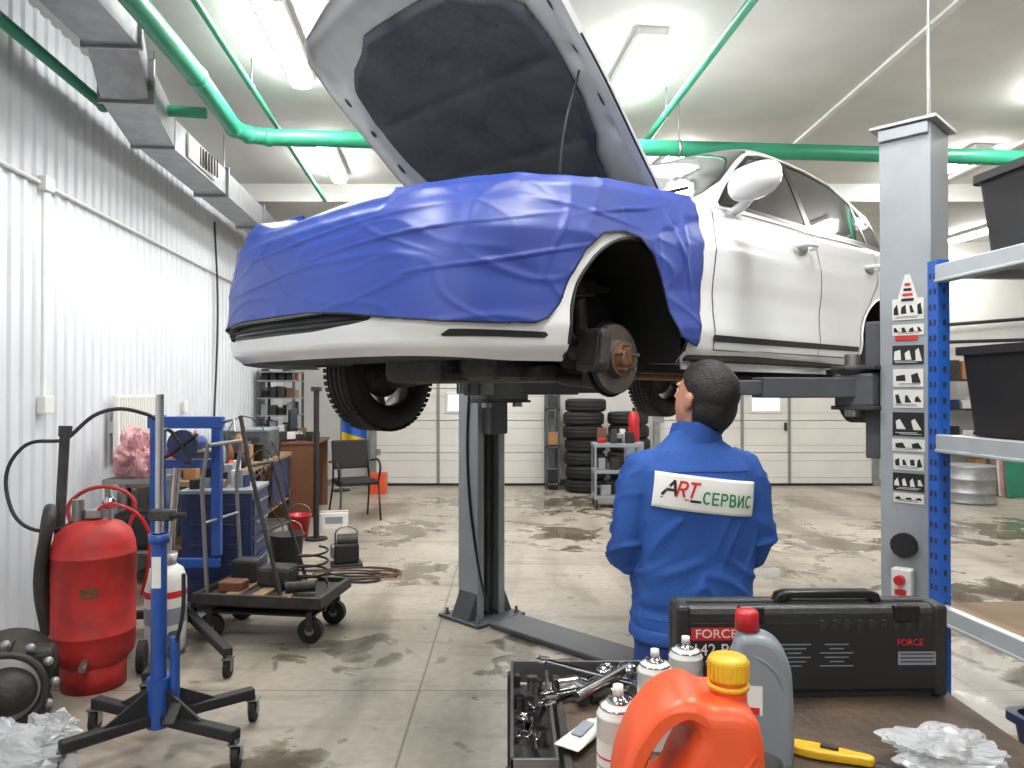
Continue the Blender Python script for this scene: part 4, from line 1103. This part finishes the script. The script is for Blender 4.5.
tube('hose',rt,[(.0,0,.95),(.12,-.1,1.0),(.26,-.05,.88),(.27,.0,.65),(.22,.1,.45)],.009,M['redp'])
tube('hose_black',rt,[(-.17,.1,1.34),(.02,.15,1.5),(.22,.2,1.48),(.3,.25,1.42)],.011,M['dark'])
tube('hose_black',rt,[(-.17,.1,1.34),(-.38,.1,1.3),(-.42,.05,1.0),(-.25,-.02,.86),(0,0,.95)],.010,M['dark'])
tube('hose_lower',rt,[(-.22,-.02,.3),(-.25,-.05,.6),(-.2,-.05,.98),(-.24,.0,.8),(-.24,.03,.4)],.03,M['iron'])
gc=empty('gas_cylinder',(-2.13,4.56,0)); lathe('vessel',gc,[(0,.02),(.10,.02),(.12,.05),(.12,.46),(.10,.52),(.06,.55),(0,.55)],M['whitep']); lathe('collar',gc,[(.06,.53),(.07,.62),(.065,.62),(.055,.53)],M['steel']); cyl('valve',gc,(0,0,.53),(0,0,.62),.018,M['steel'])
lathe('label',gc,[(.1215,.2),(.1215,.30)],M['greyp']); lathe('red_band',gc,[(.1215,.36),(.1215,.40)],M['pred'])
gb=empty('gearbox',(-2.42,3.58,0),.4)
lathe('bell_housing',gb,[(.05,-.12),(.12,-.13),(.19,-.15),(.21,-.15),(.21,-.13),(.17,-.1),(.13,.02),(.12,.15),(.08,.24),(0,.25)],M['iron'],(0,0,.22),(pi/2,0,.2),36)
for i in range(12):
    a=2*pi*i/12; ell('bolt_boss',gb,(.2*math.cos(a),-.10,.22+.2*math.sin(a)),(.022,.02,.022),M['galv'],seg=12)
    box('casting_rib',gb,(.14*math.cos(a),.04,.22+.14*math.sin(a)),(.05,.2,.008),M['iron'],0,(0,-a,0))
lathe('clutch_disc_front',gb,[(0,.03),(.03,.03),(.035,.01),(.13,.01),(.15,0)],M['galv'],(0,-.15,.22),(pi/2,0,0),36)
lathe('flywheel_ring',gb,[(.155,0),(.16,.02),(.18,.02),(.185,0)],M['iron'],(0,-.15,.22),(pi/2,0,0),36)
box('sump',gb,(.02,-.02,.06),(.28,.26,.12),M['iron'],.03); box('actuator',gb,(.13,0,.3),(.12,.14,.14),M['iron'],.03)
def jack(loc,rz,H,nm):
    e_=empty(nm,loc,rz)
    for x,y in ((.36,.24),(-.36,.2),(.40,-.22),(-.3,-.26)):
        an=math.atan2(y,x); L_=math.hypot(x,y)
        box('leg',e_,(x/2,y/2,.14),(L_,.055,.05),M['dark'],.008,(0,0,an))
        V=[(0,-.006,.16),(0,.006,.16),(L_*.6,-.006,.16),(L_*.6,.006,.16),(0,-.006,.30),(0,.006,.30)]
        mk('leg_web',V,[(0,2,4),(1,5,3),(2,3,5,4)],M['dark'],e_,False,None,(0,0,an))
        caster(e_,x,y)
    cyl('base_socket',e_,(0,0,.1),(0,0,.32),.05,M['blue'])
    cyl('column',e_,(0,0,.2),(0,0,H*.6),.034,M['blue'])
    lathe('collar',e_,[(.034,0),(.046,0),(.046,.04),(.034,.04)],M['blue'],(0,0,H*.58))
    cyl('ram',e_,(0,0,H*.58),(0,0,H),.018,M['chrome'])
    box('label',e_,(0,-.035,H*.5),(.04,.002,.14),M['whitep'])
    cyl('pump_body',e_,(.07,0,.18),(.07,0,.5),.022,M['blue']); tube('pump_lever',e_,[(.07,0,.45),(.12,-.05,.62),(.13,-.07,.8)],.009,M['dark'])
    box('pedal',e_,(.1,-.12,.2),(.05,.12,.012),M['dark'],.003,(.4,0,0))
    box('clamp',e_,(.02,-.02,H*.66),(.11,.05,.05),M['iron'],.008); cyl('clamp_knob',e_,(.06,-.04,H*.66),(.13,-.04,H*.66),.014,M['black'])
    return e_
jack((-1.60,3.36,0),0.1,1.6,'transmission_jack')
j2=empty('engine_stand',(-2.15,4.92,0),0)
for x,y in ((.55,-.74),(.27,-1.10),(-.38,-.05),(-.3,.3)):
    an=math.atan2(y,x); L_=math.hypot(x,y); box('leg',j2,(x/2,y/2,.14),(L_,.055,.05),M['dark'],.008,(0,0,an)); caster(j2,x,y)
box('column',j2,(-.25,.1,.8),(.08,.08,1.3),M['blue'],.006)
box('column_right',j2,(.15,.1,.95),(.06,.06,.9),M['blue'],.006)
box('cross_head',j2,(-.06,.1,1.40),(.5,.07,.08),M['blue'],.006)
box('cross_head_lower',j2,(-.06,.1,1.12),(.46,.05,.06),M['blue'],.006)
box('cross_base',j2,(-.06,.1,.45),(.46,.05,.06),M['blue'],.006)
cyl('head_tube',j2,(.0,.18,1.26),(.0,-.08,1.26),.05,M['blue'])
cyl('head_plate',j2,(0,-.08,1.26),(0,-.10,1.26),.10,M['darkblue'])
for a in (0.6,2.2,3.8,5.3): 
    tube('mount_arm',j2,[(0,-.10,1.26),(.12*math.cos(a),-.12,1.26+.12*math.sin(a)),(.13*math.cos(a),-.22,1.26+.12*math.sin(a))],.012,M['dark'])
tube('crank',j2,[(.18,.1,1.40),(.28,.05,1.42),(.3,.02,1.34),(.36,-.02,1.34)],.01,M['steel'],False)
cyl('ram',j2,(-.16,.05,.3),(-.1,.05,1.10),.025,M['chrome'])
nc=empty('tool_cabinet',(-2.18,5.65,0),WA)
box('carcass',nc,(0,0,.47),(.5,.5,.78),M['darkblue'],.01)
for i in range(5): box('drawer_front',nc,(.255,0,.17+.145*i),(.012,.44,.125),M['darkblue'],.004); box('drawer_pull',nc,(.267,0,.2+.145*i),(.012,.36,.014),M['steel'],.003)
for i in range(5): box('drawer_front_side',nc,(0,-.253,.17+.145*i),(.44,.006,.125),M['darkblue'],.002); box('drawer_pull_side',nc,(0,-.262,.2+.145*i),(.36,.01,.012),M['iron'],.002)
for x in (-.17,.17):
    for y in (-.2,.2): caster(nc,x,y,.035)
box('top_tray',nc,(0,0,.875),(.52,.52,.03),M['greyp'],.006)
for i in range(14):
    x=random.uniform(-.2,.2);y=random.uniform(-.18,.18);h=random.uniform(.08,.26)
    if i%2: cyl('bottle',nc,(x,y,.89),(x,y,.89+h),.03,M[random.choice(['whitep','greyp','tan','blackgl'])])
    else: box('item',nc,(x,y,.89+h*.3),(.09,.07,h*.6),M[random.choice(['tan','dark','darkblue','greyp'])],.006,(0,0,x*9))
rd=empty('heating_radiator',(wl(6.3,.10),6.3,1.02),WA)
box('panel',rd,(0,0,.3),(.05,.8,.52),M['whitep'],.012)
for i in range(16): box('fin',rd,(.03,-.36+.048*i,.3),(.014,.016,.48),M['whitep'],.003)
for y in (-.3,.3): box('bracket',rd,(-.045,y,.3),(.08,.03,.1),M['whitep'])
rs=empty('long_workbench',(wl(7.6,.46),7.6,0),WA)
box('worktop',rs,(0,0,.84),(.8,3.0,.045),M['ply'],.004)
for x in (-.36,.36):
    for y in (-1.45,0,1.45): box('leg',rs,(x,y,.41),(.05,.05,.82),M['iron'])
box('lower_shelf',rs,(0,0,.3),(.76,2.9,.02),M['ply'])
box('side_panel',rs,(.37,1.0,.58),(.012,.9,.48),M['darkblue'])
mm=['whitep','greyp','dark','dark','tan','iron','blackgl','galv','darkblue','greyp','redp','iron','brown','whitep','dark']
for i in range(70):
    x=random.uniform(-.33,.33);y=random.uniform(-1.4,.3);h=random.uniform(.08,.36);m=M[random.choice(mm)]
    k=i%3; zt=.8635
    if k==0: box('tool_box_%d'%i,rs,(x,y,zt+h*.35),(random.uniform(.06,.2),random.uniform(.06,.2),h*.7),m,.006,(0,0,random.random()*3))
    elif k==1:
        r=random.uniform(.025,.05); lathe('bottle_%d'%i,rs,[(0,0),(r,0),(r,h*.7),(r*.5,h*.85),(r*.4,h*.9),(r*.4,h),(0,h)],m,(x,y,zt),None,20)
    else: lathe('tin_%d'%i,rs,[(0,0),(.05,0),(.05,h*.5),(.053,h*.5),(.04,h*.53),(0,h*.53)],m,(x,y,zt),None,20)
for i in range(16):
    x=random.uniform(-.28,.28);y=random.uniform(-1.3,1.3);h=random.uniform(.1,.3)
    box('stored_box_%d'%i,rs,(x,y,.31+h/2),(random.uniform(.1,.3),random.uniform(.12,.3),h),M[random.choice(mm)],.01)
for i in range(9): 
    pts=[(random.uniform(.2,.46),random.uniform(-1.2,1.2),.35+random.uniform(-.1,.55)) for _ in range(6)]
    tube('cable_%d'%i,rs,pts,.006,M['dark' if i else 'redp'])
st=empty('equipment_stand',(-2.88,5.72,0),WA)
box('top',st,(0,0,.93),(.40,.36,.04),M['steel'],.004)
for x in (-.17,.17):
    for y in (-.15,.15): box('leg',st,(x,y,.455),(.03,.03,.91),M['steel'])
box('shelf',st,(0,0,.4),(.36,.32,.02),M['steel']); box('compressor',st,(0,0,.55),(.3,.26,.28),M['dark'],.04)
bag('plastic_bag',(-2.88,5.72,.951),(.15,.14,.19),M['pink'],2,.5)
pb=empty('battery_charger_unit',(wl(8.4,.5),8.4,.863),WA)
box('case',pb,(0,0,.15),(.6,.55,.3),M['postdk'],.02); box('lid',pb,(0,0,.31),(.61,.57,.03),M['greyp'],.01); box('panel',pb,(0,-.28,.18),(.4,.01,.12),M['slot'],.003)
for k in (-.1,0,.1): cyl('knob',pb,(k,-.28,.18),(k,-.30,.18),.02,M['steel'])
# low flat trolley with a slanted tubular handle
pt=empty('platform_trolley',(-1.60,5.0,0),math.radians(-8))
box('deck',pt,(0,0,.27),(.78,.5,.012),M['iron'],.004)
for y in (-.26,.26): box('side_rail',pt,(0,y,.27),(.84,.035,.07),M['iron'],.003)
for x in (-.42,.42): box('end_rail',pt,(x,0,.27),(.035,.55,.07),M['iron'],.003)
for x in (-.2,-.02,.16): box('slat',pt,(x,0,.285),(.09,.5,.02),M['ply'],.003)
for y in (-.12,.12): box('low_rail',pt,(0,y,.2),(.82,.03,.04),M['iron'],.003)
box('low_shelf',pt,(0,0,.175),(.74,.46,.01),M['iron'])
for x in (-.34,.34):
    for y in (-.2,.2):
        cyl('wheel',pt,(x,y-.022,.08),(x,y+.022,.08),.08,M['black']); cyl('wheel_hub',pt,(x,y-.026,.08),(x,y+.026,.08),.03,M['steel'],12)
        for s in (-1,1): box('fork',pt,(x,y+s*.03,.14),(.04,.005,.12),M['iron'])
for y in (-.22,.22): tube('handle_bar',pt,[(-.36,y,.27),(-.40,y,1.0),(-.36,y,1.26)],.013,M['steel'],False)
tube('handle_cross',pt,[(-.36,-.22,1.26),(-.36,.22,1.26)],.013,M['steel'],False)
tube('handle_cross',pt,[(-.385,-.22,.75),(-.385,.22,.75)],.010,M['steel'],False)
tube('slanted_handle',pt,[(.14,-.2,.28),(-.10,-.16,1.12),(-.17,-.15,1.45)],.014,M['iron'],False); tube('slanted_handle',pt,[(.14,.2,.28),(-.10,.16,1.12)],.012,M['iron'],False)
tube('slanted_cross',pt,[(-.10,-.16,1.12),(-.10,.16,1.12)],.012,M['iron'],False); tube('slanted_cross',pt,[(.02,-.18,.70),(.02,.18,.70)],.010,M['iron'],False)
box('cargo_motor',pt,(.0,.05,.36),(.24,.18,.14),M['iron'],.03); cyl('cargo_roll',pt,(.14,-.14,.33),(.32,-.08,.33),.035,M['iron']); box('cargo_block',pt,(-.24,-.1,.32),(.16,.12,.07),M['brown'],.01)
box('cargo_tool_box',pt,(-.26,.12,.37),(.18,.14,.16),M['dark'],.02)
pts=[(.22+.1*math.cos(i*.7),.12+.08*math.sin(i*.7),.30+.008*i) for i in range(30)]; tube('cargo_cable',pt,pts,.008,M['dark'])
wm=empty('portable_pump',(-1.52,6.8,0),.3)
box('body',wm,(0,0,.13),(.22,.16,.18),M['dark'],.02); cyl('motor',wm,(-.08,0,.24),(.1,0,.24),.06,M['iron']); tube('handle',wm,[(-.1,0,.22),(-.08,0,.34),(.08,0,.34),(.1,0,.22)],.009,M['steel']); box('base',wm,(0,0,.02),(.28,.2,.04),M['iron'],.006)
box('fan_cover',wm,(-.12,0,.15),(.05,.12,.12),M['steel'],.02)
cbl=empty('cable_coil',(-1.35,6.40,0))
for q in range(4):
    pts=[((.16+.03*q)*math.cos(a*.6)*1.4+.1*math.sin(q*2+a*.3),(.10+.02*q)*math.sin(a*.6)+.06*q-.1,.012+.006*q) for a in range(0,14)]
    tube('loop_%d'%q,cbl,pts,.009,M['dark' if q!=2 else 'rust'])
tube('tail',cbl,[(-.15,.3,.012),(-.5,.2,.012),(-.8,.5,.012),(-1.1,.2,.012)],.009,M['dark'])
bk=empty('bucket',(-2.35,8.15,0)); lathe('pail',bk,[(0,.005),(.1,.005),(.135,.24),(.142,.24),(.142,.25),(.13,.25),(.098,.015),(0,.015)],M['redp']); tube('bail',bk,[(-.135,0,.23),(-.1,.02,.33),(.1,.02,.33),(.135,0,.23)],.004,M['steel'])
ct=empty('carton_box',(-2.1,8.75,0),.2); box('carton',ct,(0,0,.09),(.32,.24,.18),M['whitep'],.004); box('tape',ct,(0,0,.1805),(.32,.05,.002),M['tan']); box('print',ct,(0,-.121,.1),(.2,.002,.08),M['greyp'])
bt=empty('washer_fluid_jug',(-2.28,6.5,0)); extr('body',bt,[[(-.09,.005),(.09,.005),(.09,.22),(.05,.3),(-.03,.31),(-.08,.24)],[(-.05,.2),(-.04,.26),(0,.26),(-.01,.2)]],.14,.02,M['whitep']); cyl('cap',bt,(.03,0,.3),(.03,0,.34),.022,M['green'])
bk2=empty('bucket',(-2.05,6.75,0)); lathe('pail',bk2,[(0,.005),(.12,.005),(.15,.3),(.158,.3),(.158,.31),(.145,.31),(.118,.015),(0,.015)],M['dark']); tube('bail',bk2,[(-.15,0,.29),(-.1,.02,.40),(.1,.02,.40),(.15,0,.29)],.004,M['steel'])
ct2=empty('carton_box',(-2.1,11.6,0)); box('carton',ct2,(0,0,.16),(.26,.26,.32),M['orange'],.004); box('tape',ct2,(0,0,.322),(.26,.05,.003),M['tan'])
dk=empty('office_desk',(-2.85,9.9,0),WA)
box('top',dk,(0,0,.94),(.65,1.1,.03),M['brown'],.004)
box('side_near',dk,(0,-.52,.465),(.6,.03,.92),M['brown']); box('side_far',dk,(0,.52,.465),(.6,.03,.92),M['brown']); box('drawer_unit',dk,(.0,-.3,.45),(.54,.38,.8),M['brown'],.004)
for k in range(3): box('drawer_front',dk,(.275,-.3,.2+.22*k),(.01,.34,.2),M['tan'],.003)
box('monitor',dk,(-.1,.1,1.2),(.03,.5,.32),M['blackgl'],.006); box('monitor_base',dk,(-.1,.1,.965),(.16,.2,.015),M['blackgl'],.004); cyl('monitor_neck',dk,(-.11,.1,.97),(-.11,.1,1.15),.018,M['dark'])
for i in range(14): box('paper_stack_%d'%i,dk,(random.uniform(-.2,.24),random.uniform(-.45,.42),.99+.02*(i%3)),(.12,.15,.07+.02*(i%4)),M[random.choice(mm)],.004,(0,0,random.random()))
ch=empty('office_chair',(-1.95,9.2,0),.5); ch.scale=(1.06,1.06,1.06)
box('seat',ch,(0,0,.46),(.46,.44,.06),M['black'],.025)
box('backrest',ch,(0,.21,.76),(.44,.04,.34),M['black'],.018,(-.15,0,0))
for s in (-1,1):
    tube('front_leg',ch,[(s*.24,-.22,.012),(s*.22,-.2,.43),(s*.22,.0,.43)],.012,M['blackgl'],False)
    tube('rear_leg',ch,[(s*.24,.28,.012),(s*.22,.14,.44),(s*.2,.23,.88)],.012,M['blackgl'],False)
    tube('armrest',ch,[(s*.23,-.16,.44),(s*.25,-.16,.66),(s*.25,.2,.68)],.013,M['blackgl'])
sh=empty('parts_shelf',(wl(10.9,.33),10.95,0),WA)
for x in (-.25,.25):
    for y in (-.35,.35): box('upright',sh,(x,y,.95),(.035,.035,1.9),M['postdk'])
for i,z in enumerate((.2,.6,1.0,1.25,1.5,1.75,1.88)):
    box('shelf_%d'%i,sh,(0,0,z),(.54,.74,.02),M['galv'])
    if i<6:
        for k in range(8):
            h=random.uniform(.08,.19); box('part_%d_%d'%(i,k),sh,(-.18+.12*(k%4),-.2+.3*(k//4),z+.01+h/2),(.09,.16,h),M[random.choice(mm)],.008)
pp=empty('floor_pole',(-2.12,8.02,0)); cyl('pole',pp,(0,0,.02),(0,0,1.62),.03,M['dark']); cyl('foot',pp,(0,0,0),(0,0,.02),.12,M['dark']); box('pole_head',pp,(0,0,1.63),(.1,.1,.05),M['iron'],.006)
fg=empty('banner_flag',(-2.75,11.9,0)); 
cyl('staff',fg,(0,0,.02),(0,0,1.6),.012,M['steel']); cyl('foot',fg,(0,0,0),(0,0,.02),.15,M['dark'])
grid(lsp(0,.42,20),lsp(.95,1.4,8),lambda u,v:(u,.03*math.sin(u*25),v-.3*u)).mk('cloth_upper',M['rackblue'],fg)
grid(lsp(0,.42,20),lsp(.68,.95,8),lambda u,v:(u,.03*math.sin(u*25),v-.3*u)).mk('cloth_lower',M['yellow'],fg)
# ============================================================ BACK AREA
for x,y,n in ((1.16,11.85,7),(1.88,11.95,6)):
    e_=empty('tyre_stack',(x,y,0))
    for k in range(n):
        lathe('tyre_%d'%k,e_,[(.2,.0+.01),(.24,0),(.29,.005),(.325,.035),(.33,.06),(.322,.07),(.33,.08),(.33,.13),(.322,.14),(.33,.15),(.325,.175),(.29,.205),(.24,.21),(.2,.2),(.2,.01)],M['black'],(random.uniform(-.02,.02),random.uniform(-.02,.02),k*.212),None,40)
ts=empty('tyre_rack',(.66,12.15,0))
for x in (-.1,.1):
    for y in (-.2,.2): box('upright',ts,(x,y,1.0),(.04,.04,2.0),M['postdk'])
for z in (.1,.7,1.3,1.95): box('tier',ts,(0,0,z),(.24,.44,.03),M['postdk'])
for z in (.12,.72,1.32):
    for k in range(3): box('carton_%d'%k,ts,(-.0,-.12+.12*k,z+.11),(.18,.1,.2),M[random.choice(mm)],.006)
tcart=empty('tool_cart',(1.45,10.3,0))
for z in (.15,.5,.86): box('tray',tcart,(0,0,z),(.66,.42,.05),M['greyp'],.006)
for x in (-.31,.31):
    for y in (-.2,.2): box('upright',tcart,(x,y,.5),(.03,.03,.76),M['greyp']); caster(tcart,x*.95,y*.9,.05)
for i in range(30):
    h=random.uniform(.06,.22); box('item_%d'%i,tcart,(random.uniform(-.26,.26),random.uniform(-.15,.15),(.175,.525,.885)[i%3]+h/2),(random.uniform(.05,.14),.09,h),M[random.choice(mm)],.008)
fe=empty('fire_extinguisher',(1.82,11.05,0)); lathe('bottle',fe,[(0,.85),(.07,.85),(.08,.87),(.08,1.22),(.05,1.29),(.02,1.31),(0,1.31)],M['redp']); box('valve',fe,(0,0,1.33),(.04,.06,.05),M['dark']); tube('hose',fe,[(0,0,1.33),(.12,0,1.27),(.1,0,.97)],.012,M['dark']); box('pedestal',fe,(0,0,.425),(.26,.26,.85),M['greyp'],.01)
dr=empty('steel_drum',(6.6,10.7,0)); lathe('drum',dr,[(0,.02),(.33,.02),(.34,0),(.34,.03),(.335,.04),(.335,.15),(.345,.16),(.335,.17),(.335,.34),(.345,.35),(.335,.36),(.335,.52),(.34,.54),(.32,.53),(0,.53)],M['galv'],seg=48); lathe('lid',dr,[(0,.56),(.1,.56),(.3,.54),(.32,.53)],M['galv'],seg=48)
bd=empty('board_stack',(7.9,11.2,0),.2)
for i in range(5): box('board_%d'%i,bd,(0,.07*i,.3-.01*i),(1.0,.03,.6-.03*i),M[('green','pink','whitep','tan','green')[i]],.003,(-.08,0,0))
sv=empty('parts_shelf',(7.9,12.25,0))
for x in (-.8,.8):
    for y in (-.2,.2): box('upright',sv,(x,y,.9),(.04,.04,1.8),M['postdk'])
for z in (.15,.75,1.3,1.78):
    box('tier',sv,(0,0,z),(1.66,.44,.03),M['iron'])
    for k in range(7):
        h=random.uniform(.12,.35); box('stored_part_%d'%k,sv,(-.66+.22*k,0,z+.015+h/2),(.17,.3,h),M[random.choice(mm)],.008)
e=empty('service_pipework')
tube('pipe',e,[(6.4,12.5,2.65),(9.7,12.5,2.9)],.03,M['dark'],False); tube('pipe',e,[(6.4,12.5,2.4),(9.7,12.5,2.5)],.03,M['dark'],False)
# ============================================================ WORLD / CAMERA
w=bpy.data.worlds.new('w'); sc.world=w; w.use_nodes=True; w.node_tree.nodes['Background'].inputs[0].default_value=(.8,.85,.9,1); w.node_tree.nodes['Background'].inputs[1].default_value=.3
cd=bpy.data.cameras.new('cam'); cd.sensor_width=36; cd.lens=26.0; cam=bpy.data.objects.new('camera',cd); sc.collection.objects.link(cam)
cam.location=(0,0,1.62); cam.rotation_euler=(math.radians(90.46),0,0); sc.camera=cam
cd.clip_start=.05
sc.view_settings.view_transform='Standard'
sc.view_settings.look='None'
sc.view_settings.exposure=-0.5
